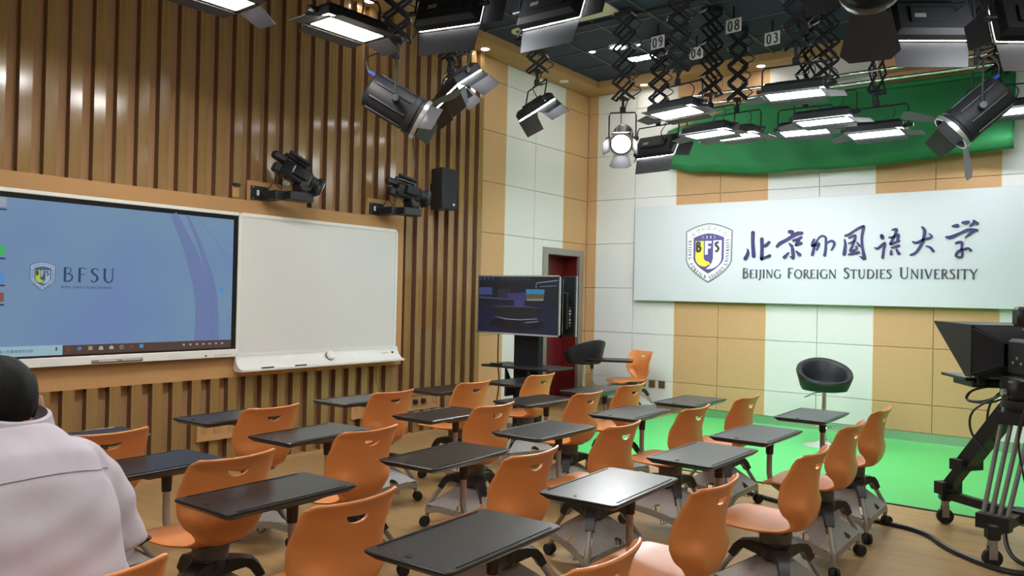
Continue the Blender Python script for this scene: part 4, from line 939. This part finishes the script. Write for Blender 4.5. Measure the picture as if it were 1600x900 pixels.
def fresnel(pos, target, label, lit=False, s=1.0, panto=20, flap=35, plabel=None, R=None):
    t = thing('fresnel_spotlight', label, 'stage light', pos, 0, 'fresnel spotlights of the lighting grid')
    A = aim_matrix((0, 0, 0), Vector(target)-Vector(pos)) @ Matrix.Translation((0, 0, -.16*s)) @ Matrix.Scale(s, 4)
    MB().lathe([(.085, .40), (.115, .385), (.120, .36), (.120, .09), (.132, .085), (.132, .05), (.125, .045), (.125, .0), (.112, .0), (.112, .05)], 22, A, cap=False).lathe([(.001, .395), (.086, .40)], 22, A, cap=False).build('housing', M['blackmetal'], t, True)
    for k in range(8): MB().rbox((.124*math.cos(k*PI/4+.3), .124*math.sin(k*PI/4+.3), .23), (.012, .012, .26), .003, A @ Matrix.Identity(4)).build('cooling_rib', M['black'], t)
    MB().lathe([(.001, -.012), (.04, -.006), (.08, .010), (.110, .030)], 22, A, cap=False).build('lens', M['lenslit' if lit else 'lens'], t, True)
    if lit:                                      # beam of the lit spotlight
        ld = bpy.data.lights.new('spotlight_beam', 'SPOT'); ld.energy = 190; ld.spot_size = rad(42); ld.spot_blend = .6; ld.shadow_soft_size = .07 ; ld.color = (.95, .98, 1)
        lo = bpy.data.objects.new('spotlight_beam', ld); C.objects.link(lo); lo.parent = t; lo.matrix_local = A @ Matrix.Translation((0, 0, -.03))
    MB().lathe([(.126, .02), (.140, .02), (.140, -.008), (.126, -.008)], 22, A, cap=False).build('front_ring', M['silver'], t, True)
    for k in range(4):
        c, s_ = math.cos(k*PI/2), math.sin(k*PI/2)
        Rk = A @ Matrix.Rotation(k*PI/2, 4, 'Z')
        v = [(-.085, .132), (.085, .132), (.125, .30), (.085, .335), (-.085, .335), (-.125, .30)] if k % 2 == 0 else [(-.085, .132), (.085, .132), (.075, .29), (-.075, .29)]
        q = [(x, .132+(y-.132)*math.cos(rad(flap)), -.008-(y-.132)*math.sin(rad(flap))) for x, y in v]; n = len(q)
        MB().add(q+[(x, y+.004, z-.002) for x, y, z in q], [tuple(range(n)), tuple(range(n, 2*n))[::-1]]+[(i, (i+1) % n, n+(i+1) % n, n+i) for i in range(n)], Rk).build('barn_door', M['door_flap'], t)
    ex = A.to_3x3() @ Vector((1, 0, 0)); ex.normalize(); piv = A @ Vector((0, 0, .2)); zt = .30*s
    a, b = ex*(.155*s), ex*(-.155*s)
    MB().tube([piv+a, piv+a+Vector((0, 0, zt-.03)), piv+a*.9+Vector((0, 0, zt)), piv+b*.9+Vector((0, 0, zt)), piv+b+Vector((0, 0, zt-.03)), piv+b], .008, 6).build('yoke', M['blackmetal'], t)
    for e in (a, b): MB().cyl(piv+e*.8, piv+e*1.22, .022*s, n=10).build('tilt_knob', M['black'], t, True)
    rear = A @ Vector((.03, .09, .40)); MB().cyl(rear, A @ Vector((.03, .09, .45)), .014*s, n=8).build('blue_plug', M['bluejack'], t, True)
    MB().tube(spline([A @ Vector((.03, .09, .45)), A @ Vector((.03, .16, .50)), A @ Vector((.02, .26, .42)), piv+Vector((0, 0, zt))], 6), .006*s, 6).build('power_lead', M['cable'], t, True)
    MB().bx(-.02, .02, .1205, .1225, .31, .335, A).build('sticker', M['paper'], t)
    pantograph(pos[0]+piv.x, pos[1]+piv.y, pos[2]+piv.z+zt, panto, plabel)
    return t
# lit panels over the stage, faces turned down
panel_light((2.70, -2.85, 3.15), -12, -4, 'lit panel light with open flaps, left of the bright pair over the green blind', (6, 5, 8, 8), panto=35, plabel='scissor hanger beside the number 04 plate')
panel_light((3.71, -2.74, 3.20), 6, -1, 'highest lit panel light in front of the metal curtain pipes', (10, 4, 8, 8), panto=10, plabel='wide scissor hanger beside the number 03 plate')
panel_light((2.68, -2.07, 3.10), -10, 0, 'lit panel light low in front of the left part of the green blind', (6, 6, 8, 8), panto=60, plabel='scissor hanger right of the number 09 plate')
panel_light((2.67, -1.36, 3.20), -6, 0, 'lit panel light half hidden behind the low left one', (10, 8, 10, 8), panto=20, plabel='scissor hanger behind the low left panel light')
panel_light((3.76, -2.06, 3.10), 0, 0, 'lit panel light just above its twin in front of the green blind', (6, 5, 8, 8), panto=50, plabel='scissor hanger of the upper twin panel light')
panel_light((3.33, -1.22, 3.20), 3, -3, 'lit panel light just below its twin in front of the green blind', (8, 6, 8, 8), panto=70, plabel='scissor hanger of the lower twin panel light')
panel_light((4.08, -1.56, 3.04), -2, -3, 'lit panel light right of the twin panels in front of the green blind', (6, 6, 8, 8), panto=85, plabel='narrow chain-like scissor hanger in front of the curtain pipes')
panel_light((1.86, -1.56, 3.12), -8, 60, 'dark-backed panel light beside the shining round spotlight', (30, 12, 30, 40), panto=15, plabel='scissor hanger beside the shining round spotlight', fd=.17)
panel_light((4.96, -.70, 3.30), 0, -4, 'small-looking lit panel light behind the black spotlight at the right edge', (8, 8, 8, 8), panto=40, plabel='scissor hanger behind the right black spotlight')
# panels over the seats
panel_light((1.82, -5.92, 3.20), 88, 0, 'brightly lit panel light in front of the slat wall above the wall camcorders', (8, 5, 22, 10), 'lampseat', panto=80, plabel='scissor hanger of the lit panel above the wall camcorders')
panel_light((1.61, -6.77, 3.20), 88, 0, 'lit panel light cut off by the top edge left of the other slat wall panel', (8, 5, 30, 10), 'lampseat', panto=80, plabel='scissor hanger of the lit panel cut off at the top edge')
panel_light((2.12, -5.25, 3.44), 12, 70, 'dark back of a panel light above the left black spotlight, flap hanging', (30, 10, 15, 40), panto=70, plabel='scissor hanger above the left black spotlight', fd=.17)
panel_light((2.69, -4.82, 3.48), 0, 68, 'dark back of a panel light under the cream ceiling vent', (30, 6, 10, 40), panto=15, plabel='scissor hanger under the cream ceiling vent', fd=.17)
panel_light((1.46, -4.37, 3.24), -34, 36, 'tilted panel light with flaps, nearer of the overlapping pair by the slat wall end', (65, 84, 25, 60), panto=-10, plabel='scissor hanger of the nearer overlapping panel light', fd=.17)
panel_light((.86, -3.86, 3.30), -34, 36, 'tilted panel light behind the overlapping one by the slat wall end', (70, 84, 40, 60), panto=30, plabel='scissor hanger of the rear overlapping panel light', fd=.17)
panel_light((1.26, -3.01, 3.32), -34, 36, 'tilted panel light hanging alone in front of the white panels beside the door', (70, 86, 25, 60), panto=20, plabel='short scissor hanger in front of the white panels by the door', fd=.17)
panel_light((4.86, -3.70, 3.28), 34, 70, 'dark back of a panel light at upper right with grey flap hanging', (30, 8, 60, 20), panto=30, plabel='scissor hanger of the upper right panel light', fd=.17)
panel_light((5.46, -3.94, 3.10), 34, 70, 'dark back of a panel light cut by the right edge', (30, 6, 40, 60), panto=30, plabel='scissor hanger at the right edge of the picture', fd=.17)
# panels behind the camera that light the seats
for i, (x, y) in enumerate(((2.6, -8.6), (4.6, -8.2), (6.4, -7.2), (3.4, -10.4), (5.8, -10.6), (6.8, -4.6))):
    panel_light((x, y, 3.75), 0, 0, 'lit panel light over the rear of the room, %s behind the camera' % ORD[i], (30, 30, 30, 30), 'lampseat', panto=20, plabel='scissor hanger over the rear of the room, %s behind the camera' % ORD[i])
fresnel((1.63, -5.24, 2.84), (3.4, -3.4, 1.45), 'big black round spotlight in front of the slat wall with blue plug', s=1.12, panto=40, plabel='tall scissor hanger of the black spotlight before the slat wall')
fresnel((1.94, -2.49, 3.04), (3.7, -6.2, .7), 'shining round spotlight facing the seats near the corner', lit=True, s=.86, panto=5, flap=68, plabel='diamond scissor hanger above the shining round spotlight')
fresnel((4.62, -4.25, 3.53), (4.0, -.5, 2.75), 'round spotlight with wide flaps cut off by the top edge', s=1.42, panto=20, flap=22, plabel='scissor hanger of the top edge spotlight')
fresnel((4.97, -2.55, 2.90), (3.5, -3.0, 1.5), 'black round spotlight pointing down left in front of the blind at right', s=1.15, panto=60, plabel='scissor hanger of the black spotlight at right')
# ceiling rails and number plates
for y, lab in ((-2.35, 'black ceiling rail over the stage lights'), (-4.45, 'black ceiling rail over the middle of the room'), (-5.6, 'black ceiling rail over the seats')):
    r = thing('lighting_rail', lab, 'rail', (0, y, 4.312), 0, 'ceiling rails of the lighting grid')
    MB().bx(.5, 8.6, -.025, .025, .0, .026).build('beam', M['blackmetal'], r)
    for x in (1, 3, 5, 7): MB().rbox((x, 0, .0), (.08, .07, .012), .003).build('clamp', M['gridbar'], r)
for (x, y, tx, pl) in ((2.02, -1.92, '09', 'white plate 09 under the black ceiling, leftmost of the number plates'), (2.86, -1.97, '08', 'white plate 08 under the black ceiling, highest of the number plates'), (2.20, -1.36, '04', 'white plate 04 under the black ceiling, lowest, half hidden by a hanger'), (3.04, -1.39, '03', 'white plate 03 under the black ceiling, rightmost of the number plates')):
    p = thing('number_plate', pl, 'sign', (x, y, 4.15), rad(-6), 'number plates under the ceiling')
    MB().rbox((0, 0, 0), (.165, .006, .135), .001).build('plate', M['tagwhite'], p)
    mb = MB(); glyph(mb, tx[0], -.062, -.045, .09, -.0055, -.0025, None, 2.2); glyph(mb, tx[1], .010, -.045, .09, -.0055, -.0025, None, 2.2); mb.build('number', M['embk'], p)
    MB().bx(-.01, .01, -.002, .004, .06, .19).build('strap', M['blackmetal'], p)

# ---- curtain pipes and the gathered green backdrop
for z, lab in ((3.975, 'upper bright metal curtain pipe above the green backdrop'), (3.865, 'lower bright metal curtain pipe above the green backdrop')):
    p = thing('curtain_pipe', lab, 'pipe', (0, -.28, z), 0, 'curtain pipes')
    MB().cyl((1.5, 0, 0), (6.6, 0, 0), .022, n=12).build('tube', M['alu'], p, True)
    for x in (1.7, 3.3, 4.9, 6.4): MB().bx(x-.012, x+.012, -.01, .28, -.012, .012).build('wall_bracket', M['blackmetal'], p)
nu, nv = 90, 26; v = []; f = []
for i in range(nu+1):
    u = i/nu; x = 1.31+(5.05-1.31)*u
    zb = interp([(0, 3.12), (.12, 3.03), (.36, 2.965), (.67, 2.965), (1.0, 3.02)], u)+.006*math.sin(u*17)
    zt = 3.60+.20*min(1, u*4) if u < .25 else 3.80+.01*math.sin(u*14)
    for j in range(nv+1):
        s = j/nv; z = zt+(zb-zt)*s
        y = -.20-.13*s**1.6-.025*math.sin(u*22+s*5)*s-.018*math.sin(u*47+2*math.sin(s*4))*(.3+.7*s)-.03*math.sin(s*9+u*6)*(1-s)
        if s > .9: y += (s-.9)*.9
        v.append((x, y, z))
for i in range(nu):
    for j in range(nv): f.append((i*(nv+1)+j, i*(nv+1)+j+1, (i+1)*(nv+1)+j+1, (i+1)*(nv+1)+j))
cur = MB().add(v, f).build('green_backdrop', M['curtain'], None, True)
so = cur.modifiers.new('thickness', 'SOLIDIFY'); so.thickness = .012; so.offset = 0
tag(cur, 'green studio backdrop cloth gathered up along the back wall', 'curtain')
mb = MB().cyl((1.31, -.22, 3.80), (5.05, -.22, 3.80), .03, n=10); mb.build('batten', M['curtain'], cur, True)

# ================================================================== CAMERA WITH TELEPROMPTER ON A DOLLY
K = thing('studio_camera', 'black studio camera with teleprompter on a wheeled tripod at the right edge', 'camera', (5.40, -3.64, 0), rad(28.7))
feet = [(-.248, .494), (-.325, -.387), (.575, -.107)]
top = Vector((0, 0, .86))
for fx, fy in feet:
    e = Vector((fx, fy, 0)); n_ = e.normalized(); sd = Vector((-n_.y, n_.x, 0))
    bar(MB(), e*.08+Vector((0, 0, .20)), e*.98+Vector((0, 0, .20)), .05, .055).rbox((fx, fy, .20), (.07, .07, .09), .01).build('dolly_arm', M['black'], K)
    cs = MB().cyl((fx, fy, .155), (fx, fy, .12), .026, n=14).bx(fx-.022, fx+.022, fy-.020, fy-.015, .045, .125).bx(fx-.022, fx+.022, fy+.015, fy+.020, .045, .125).build('caster_fork', M['grey'], K, True)
    w_ = MB().cyl((fx, fy-.014, .052), (fx, fy+.014, .052), .052, n=22).build('wheel', M['rubber'], cs, True); MB().cyl((fx, fy-.013, .05), (fx, fy+.013, .05), .028, n=16).build('wheel_disc', M['silver'], cs, True)
    foot = e*.96+Vector((0, 0, .25)); hd = n_*.07+top
    lg = MB(); mt_ = M['black']
    if (fx, fy) == feet[1]:
        mt_ = M['column']
        for k in (-1.5, -.5, .5, 1.5): lg.cyl(foot+sd*.040*k, hd+sd*.052*k, .013, n=10)
    else:
        bar(lg, foot.lerp(hd, .02), foot.lerp(hd, .62), .075, .060); bar(lg, foot.lerp(hd, .30), hd, .110, .085)
    lg.build('tripod_leg', mt_, K, True)
    bar(MB(), foot.lerp(hd, .30 if (fx, fy) != feet[1] else .90)-sd*.095, foot.lerp(hd, .30 if (fx, fy) != feet[1] else .90)+sd*.095, .09, .07).build('leg_clamp', M['black'], K)
    bar(MB(), foot-sd*.085, foot+sd*.085, .07, .08).build('leg_foot', M['black'], K)
MB().cyl((0, 0, .17), (0, 0, .24), .075, n=18).build('dolly_hub', M['black'], K, True)
MB().lathe([(.11, .83), (.12, .86), (.115, .90), (.08, .915)], 20).build('tripod_crown', M['black'], K, True)
MB().rbox((0, 0, .965), (.20, .20, .13), .02).cyl((-.10, .0, .96), (.10, 0, .96), .06, n=18).rbox((0, .02, 1.035), (.11, .34, .03), .006).build('fluid_head', M['black'], K, True)
MB().tube([(.09, -.05, .96), (.13, -.18, .93), (.15, -.42, .86), (.15, -.52, .84)], .011, 8).build('pan_bar', M['black'], K, True)
MB().cyl((-.115, -.03, .95), (-.135, -.03, .95), .022, n=12).build('tilt_lock', M['silver'], K, True)
cb = MB().rbox((0, -.13, 1.165), (.15, .36, .22), .02).build('camera_body', M['blackmetal'], K, True)
MB().rbox((0, -.13, 1.325), (.035, .26, .03), .01).rbox((0, -.02, 1.295), (.03, .03, .05), .005).rbox((0, -.24, 1.295), (.03, .03, .05), .005).build('carry_handle', M['black'], cb, True)
MB().cyl((0, .05, 1.165), (0, .24, 1.165), .055, .068, 18).build('zoom_lens', M['black'], cb, True)
MB().rbox((-.01, -.36, 1.17), (.12, .10, .16), .01).build('battery', M['black'], cb)
MB().rbox((-.02, -.10, 1.41), (.16, .10, .12), .02).build('viewfinder', M['black'], cb, True)
MB().cyl((.07, .10, 1.36), (.07, -.16, 1.40), .022, n=12).build('microphone', M['fabric'], cb, True)
for i in range(5): MB().rbox((-.078, -.24+.05*i, 1.13+.03*(i % 2)), (.008, .02, .016), .003).build('switch', M['silver'] if i in (1, 3) else M['grey'], cb)
# hood: tall at the lens side, top sheet reaching forward, slanted cheeks
HW, yb, yf, zb_, zt_ = .215, .20, .68, 1.015, 1.345
hood = MB()
def sheet(mb, q, th=.004):
    q = [Vector(p) for p in q]; nn = (q[1]-q[0]).cross(q[2]-q[0]).normalized()*th; n = len(q)
    return mb.add([p+nn for p in q]+[p-nn for p in q], [tuple(range(n)), tuple(range(n, 2*n))[::-1]]+[(i, (i+1) % n, n+(i+1) % n, n+i) for i in range(n)])
sheet(hood, [(-HW, yb, zt_), (HW, yb, zt_), (HW*1.25, yf, zt_+.010), (-HW*1.25, yf, zt_+.010)])
for s in (-1, 1): sheet(hood, [(s*HW, yb, zb_), (s*HW, yb, zt_), (s*HW*1.25, yf, zt_+.010), (s*HW*1.02, yb+.07, zb_)])
hood.build('prompter_hood', M['black'], K)
cl = MB(); n = 24; v = []; R0 = [(x, z) for x, z in rrect(-HW, HW, zb_, zt_, .03, 5)]
for (yy, k) in ((yb, 1.0), (.12, .78), (.05, .42)): v += [(x*k*(1+.03*math.sin(i*2.4)), yy, 1.165+(z-1.165)*k) for i, (x, z) in enumerate(R0)]
n = len(R0); cl.add(v, [(i*n+k, i*n+(k+1) % n, (i+1)*n+(k+1) % n, (i+1)*n+k) for i in range(2) for k in range(n)]); cl.build('lens_cloth', M['fabric'], K, True)
sheet(MB(), [(-HW+.01, yb+.02, zb_+.01), (HW-.01, yb+.02, zb_+.01), (HW-.005, yb+.36, zt_-.01), (-HW+.005, yb+.36, zt_-.01)], .0015).build('beam_splitter', M['lens'], K)
MB().rbox((-.02, yb+.28, .995), (.40, .40, .020), .004).build('prompter_monitor', M['black'], K)
MB().bx(-.205, .165, yb+.10, yb+.46, 1.0051, 1.0062).build('prompter_screen', mat('screen_grey_glass', (.20, .22, .24), .25), K)
MB().rbox((-.02, yb+.20, .965), (.34, .30, .04), .006).build('monitor_box', M['black'], K)
for s in (-1, 1): MB().cyl((s*.05, -.15, 1.03), (s*.05, yb+.10, 1.03), .009, n=8).build('support_rod', M['silver'], K, True)
MB().rbox((-.15, yb+.02, 1.0), (.04, .03, .07), .004).build('hood_post', M['black'], K)
for i, pts in enumerate((((-.05, .36, .95), (-.12, .44, .90), (-.16, .40, .85), (-.10, .28, .86), (-.02, .16, .93)), ((-.02, .36, .95), (-.10, .47, .90), (-.14, .43, .84), (-.07, .27, .85), (.0, .14, .92)), ((-.02, .20, .95), (-.10, .20, .85), (-.11, .21, .70), (-.08, .14, .60)), ((-.08, .10, .92), (-.20, .20, .80), (-.20, .22, .66), (-.12, .16, .54)),
        ((.02, -.30, 1.1), (-.12, -.34, .95), (-.14, -.26, .70), (-.10, -.28, .40), (-.05, -.2, .26)), ((.0, -.33, 1.12), (-.06, -.46, .9), (.05, -.44, .6), (.02, -.34, .45), (.10, -.30, .25)), ((.03, -.2, .24), (-.05, -.30, .42), (.04, -.36, .46), (.10, -.33, .26)))):
    MB().tube(spline(pts, 6), .007 if i < 4 else .006, 6).build('camera_cable', M['cable'], K, True)
tag(MB().tube(spline([(3.30, -3.30, .014), (3.52, -3.405, .014), (3.766, -3.517, .014), (4.05, -3.60, .014), (4.33, -3.56, .014), (4.60, -3.63, .014), (4.79, -3.67, .014), (4.92, -3.76, .014), (5.02, -3.92, .014), (5.14, -4.06, .014), (5.34, -4.20, .014), (5.50, -4.17, .014), (5.75, -3.95, .014), (5.9, -3.6, .014)], 6), .017, 8).build('floor_cable', M['cable'], None, True), 'thick black cable snaking across the wood floor past the dolly', 'cable')
tag(MB().tube(spline([(5.36, -3.62, .235), (5.33, -3.78, .16), (5.36, -3.93, .06), (5.44, -4.02, .018), (5.60, -4.05, .014), (5.8, -3.9, .014)], 6), .013, 8).build('dolly_cable', M['cable'], None, True), 'black cable dropping from the camera dolly to the floor at right edge', 'cable')

# ================================================================== THE SEATED MAN (seen from behind, leaning forward over his tablet)
MY = -8.44
P_ = thing('person', 'man in pale lilac shirt with black hair sitting with his back turned', 'person', (3.64, MY, 0))
def L(x, y, z): return Vector((x-3.64, y-MY, z))
def loft(mb, secs, n=20, p=2.4):
    """sections: centre, axis a (half width vector), axis b (half depth vector)"""
    v = []
    for c, a, b in secs:
        c, a, b = Vector(c), Vector(a), Vector(b)
        for k in range(n):
            t = 2*PI*k/n; ct, st = math.cos(t), math.sin(t)
            v.append(c+a*(abs(ct)**(2/p)*(1 if ct >= 0 else -1))+b*(abs(st)**(2/p)*(1 if st >= 0 else -1)))
    m = len(secs)
    return mb.add(v, [(i*n+k, i*n+(k+1) % n, (i+1)*n+(k+1) % n, (i+1)*n+k) for i in range(m-1) for k in range(n)]+[tuple(range(n))[::-1], tuple(range((m-1)*n, m*n))])
def fuse(name, mb, m, parent, voxel, smooth=6, drop=None):
    o = obj(name, mb.mesh(name, m))
    r = o.modifiers.new('r', 'REMESH'); r.mode = 'VOXEL'; r.voxel_size = voxel
    s = o.modifiers.new('s', 'SMOOTH'); s.iterations = smooth; s.factor = .5
    if drop: 
        d_ = o.modifiers.new('d', 'DECIMATE'); d_.ratio = drop
    me = bpy.data.meshes.new_from_object(o.evaluated_get(bpy.context.evaluated_depsgraph_get())); bpy.data.objects.remove(o)
    me.name = name
    for p in me.polygons: p.use_smooth = True
    if not me.materials: me.materials.append(m)
    return obj(name, me, parent)
# joints in room coordinates
hip = {s: (3.62, MY+s*.095, .535) for s in (-1, 1)}
knee = {s: (3.20, MY+s*.13, .545) for s in (-1, 1)}
ankle = {s: (3.14, MY+s*.13, .10) for s in (-1, 1)}
shld = {s: (3.475, MY+s*.180, .960) for s in (-1, 1)}
elb = {s: (3.54, MY+s*.262, .715) for s in (-1, 1)}
wri = {1: (3.29, MY+.10, .745), -1: (3.27, MY-.12, .745)}
spine = [((3.655, MY, .50), .190, .125), ((3.665, MY, .60), .195, .128), ((3.645, MY, .70), .190, .122), ((3.605, MY, .80), .188, .122), ((3.555, MY, .90), .185, .122), ((3.505, MY, .970), .165, .118), ((3.475, MY, 1.025), .110, .090), ((3.45, MY, 1.075), .066, .064)]
def torso(mb, g=0.0):
    S = []
    for i, (c, a, b) in enumerate(spine):
        q0 = Vector(spine[max(i-1, 0)][0]); q1 = Vector(spine[min(i+1, len(spine)-1)][0]); d = (q1-q0).normalized()
        nrm = Vector((0, 1, 0)).cross(d).normalized()
        S.append((L(*c), Vector((0, a+g, 0)), nrm*(b+g)))
    return loft(mb, S, 24)
def limb(mb, pts, rs, n=12): return mb.tube([L(*p) for p in pts], rs, n)
head_c = Vector((3.375, MY-.015, 1.14))
HR = Matrix.Translation(L(*head_c)) @ Matrix.Rotation(rad(-22), 4, 'Y')          # face along local -x, bowed forward
body = MB(); torso(body, -.006)
limb(body, [(3.46, MY, 1.03), (3.43, MY, 1.08), (3.395, MY, 1.13)], [.058, .055, .056], 14)
# head: skull, jaw, nose, brow, ears
body.sphere((.012, 0, .012), .1, 20, 14, (.98, .78, 1.02), HR)
loft(body, [(HR @ Vector(c), HR.to_3x3() @ Vector((0, a, 0)), HR.to_3x3() @ Vector((b, 0, 0))) for c, a, b in (((-.022, 0, .02), .074, .075), ((-.032, 0, -.035), .068, .066), ((-.042, 0, -.075), .052, .052), ((-.050, 0, -.105), .032, .034))], 16)
loft(body, [(HR @ Vector(c), HR.to_3x3() @ Vector((0, a, 0)), HR.to_3x3() @ Vector((b, 0, 0))) for c, a, b in (((-.094, 0, .012), .007, .010), ((-.104, 0, -.014), .011, .014), ((-.106, 0, -.028), .016, .016), ((-.096, 0, -.036), .012, .010))], 10)
for s in (-1, 1):
    loft(body, [(HR @ Vector(c), HR.to_3x3() @ Vector((a, 0, 0)), HR.to_3x3() @ Vector((0, 0, b))) for c, a, b in (((.004, s*.070, -.016), .012, .026), ((.006, s*.096, -.012), .018, .034), ((.012, s*.108, -.010), .015, .030))], 12)
    limb(body, [shld[s], elb[s]], [.050, .040]); limb(body, [elb[s], wri[s]], [.041, .027])
    limb(body, [hip[s], knee[s]], [.085, .058], 14); limb(body, [knee[s], (3.18, MY+s*.13, .36), ankle[s]], [.056, .055, .036], 14)
    limb(body, [ankle[s], (3.06, MY+s*.135, .055), (2.99, MY+s*.14, .045)], [.038, .040, .030])
    # hand: palm, four fingers and a thumb resting on the tablet
    w0 = Vector(wri[s]); fw = Vector((-1, -s*.25, 0)).normalized(); sd = Vector((0, s, 0)); sd = (sd-fw*sd.dot(fw)).normalized()
    pc = w0+fw*.048+Vector((0, 0, -.012))
    loft(body, [(L(*(w0+Vector((0, 0, -.004)))), sd*.024, Vector((0, 0, .018))), (L(*pc), sd*.040, Vector((0, 0, .015))), (L(*(w0+fw*.092+Vector((0, 0, -.014)))), sd*.041, Vector((0, 0, .012)))], 12)
    for k, ln in enumerate((.066, .076, .072, .056)):
        b0 = w0+fw*.088+sd*(-.030+.0205*k)*1.0+Vector((0, 0, -.013)); sp = sd*(-.008+.0055*k)
        limb(body, [b0, b0+fw*ln*.45+sp*.5+Vector((0, 0, .008)), b0+fw*ln*.8+sp*.9+Vector((0, 0, -.002)), b0+fw*ln+sp+Vector((0, 0, -.012))], [.0095, .009, .0085, .0075], 8)
    b0 = w0+fw*.03-sd*.030+Vector((0, 0, -.012)); limb(body, [b0, b0+fw*.028-sd*.024, b0+fw*.058-sd*.030+Vector((0, 0, -.004))], [.012, .0105, .009], 8)
fuse('body', body, M['skin'], P_, .006, 3, .5)
shirt = MB(); torso(shirt, .016)
for s in (-1, 1):
    limb(shirt, [(3.50, MY+s*.07, .985), (3.485, MY+s*.135, .965), (3.49, MY+s*.190, .925), (3.515, MY+s*.228, .83), elb[s]], [.080, .082, .080, .074, .068], 14)
    limb(shirt, [elb[s], tuple(Vector(elb[s]).lerp(Vector(wri[s]), .8))], [.060, .044], 14)
    for k in range(3): limb(shirt, [(3.50+.05*k, MY+s*(.19+.01*k), .93-.08*k), (3.52+.05*k, MY+s*.14, .92-.09*k)], [.014, .008], 6)
limb(shirt, [(3.50, MY-.12, .80), (3.60, MY-.16, .77), (3.70, MY-.10, .775)], [.006, .022, .012], 8); limb(shirt, [(3.66, MY-.15, .70), (3.73, MY-.08, .735)], [.016, .012], 8)
fs = fuse('shirt', shirt, M['shirt'], P_, .010, 9)
for vt in fs.data.vertices:                      # soft drag folds running from the arms across the back
    x, y, z = vt.co
    k = .0035*math.sin(34*z+9*y+2.2*math.sin(11*y))*(.35+min(1, abs(y)/.16))+.0018*math.sin(70*z-22*y+3*math.sin(17*x))
    vt.co += vt.normal*k
col = MB()
ring = [(.068*math.cos(rad(a)), .078*math.sin(rad(a))) for a in range(-150, 151, 15)]
v = []
for x, y in ring:
    c = Vector((3.448+x, MY+y, 1.085+.02*(x/.07)*-1)); v += [L(*(c+Vector((0, 0, .045)))), L(*(c+Vector((x*.12, y*.12, .040)))), L(*(c+Vector((x*.28, y*.28, -.008)))), L(*(c+Vector((x*.05, y*.05, -.02))))]
m = len(ring); col.add(v, [(4*i+k, 4*i+(k+1) % 4, 4*i+4+(k+1) % 4, 4*i+4+k) for i in range(m-1) for k in range(4)]+[(0, 1, 2, 3), (4*m-4, 4*m-3, 4*m-2, 4*m-1)])
col.build('collar', M['shirt'], P_, True)
# yoke seam across the shoulder blades, laid on the shirt surface
def on_shirt(y, z):
    ok, loc, nrm, _ = fs.ray_cast(L(4.2, y, z), Vector((-1, 0, 0)))
    return (loc+Vector((.0015, 0, 0))) if ok else None
bpy.context.view_layer.update()
pts = [p for p in (on_shirt(MY-.20+.40*i/24, .990-.03*(abs(i-12)/12)**2) for i in range(25)) if p is not None]
if len(pts) > 4: MB().tube(pts, .0016, 5).build('yoke_seam', mat('shirt_seam', (.33, .28, .34), .9), P_, True)
tr = MB(); torso(tr, .004)
tr.v = [p for p in tr.v]; tr = MB()
loft(tr, [(L(3.655, MY, z), Vector((0, a, 0)), Vector((b, 0, 0))) for z, a, b in ((.455, .19, .14), (.50, .20, .145), (.58, .195, .138), (.64, .180, .125))], 20)
for s in (-1, 1): limb(tr, [hip[s], knee[s]], [.098, .074], 14); limb(tr, [knee[s], (3.17, MY+s*.13, .34), (3.14, MY+s*.13, .09)], [.074, .068, .058], 14)
fuse('trousers', tr, M['trousers'], P_, .012, 5)
for s in (-1, 1):
    sh = MB(); loft(sh, [(L(x, MY+s*yy, z), Vector((0, a, 0)), Vector((0, 0, b))) for x, yy, z, a, b in ((3.185, .13, .045, .030, .045), (3.14, .13, .055, .040, .055), (3.06, .135, .042, .046, .042), (2.99, .14, .032, .044, .032), (2.94, .14, .026, .026, .022))], 14)
    sh.build('shoe', M['shoe'], P_, True)
# hair: cap over the crown, sides and nape, rough outline
hc = MB(); n, mm = 36, 22; v = []
for i in range(mm+1):
    th = PI*.02+PI*.88*i/mm                       # from crown downwards
    for k in range(n):
        a = 2*PI*k/n                              # 0 = back of the head (+x)
        back = .5+.5*math.cos(a)
        lim = .36+.54*back**1.25                    # the cap ends high on the brow and low on the nape
        t = min(th, PI*lim+.03*math.sin(k*5.3))
        r = .112+.0015*math.sin(9*a+4*th)*math.sin(th)+.0012*math.sin(23*a+7*th)
        v.append(HR @ Vector((.014+r*1.02*math.sin(t)*math.cos(a), r*.80*math.sin(t)*math.sin(a), .018+r*1.04*math.cos(t))))
hc.add(v, [(i*n+k, i*n+(k+1) % n, (i+1)*n+(k+1) % n, (i+1)*n+k) for i in range(mm) for k in range(n)]+[tuple(range(n))])
hc.build('hair', M['hair'], P_, True)
for s in (-1, 1):
    MB().sphere((-.085, s*.032, .012), .011, 10, 8, M=HR).build('eye', M['embw'], P_, True); MB().sphere((-.0935, s*.032, .012), .0055, 8, 6, M=HR).build('iris', M['embk'], P_, True)
    MB().tube([HR @ Vector((-.098+.004*k*k, s*(.014+.018*k), .036-.002*k)) for k in range(3)], .004, 6).build('eyebrow', M['hair'], P_, True)
MB().tube([HR @ Vector((-.090+.01*abs(k)*abs(k), .012*k, -.062)) for k in (-2, -1, 0, 1, 2)], .0045, 6).build('mouth', mat('lips', (.38, .14, .11), .45), P_, True)
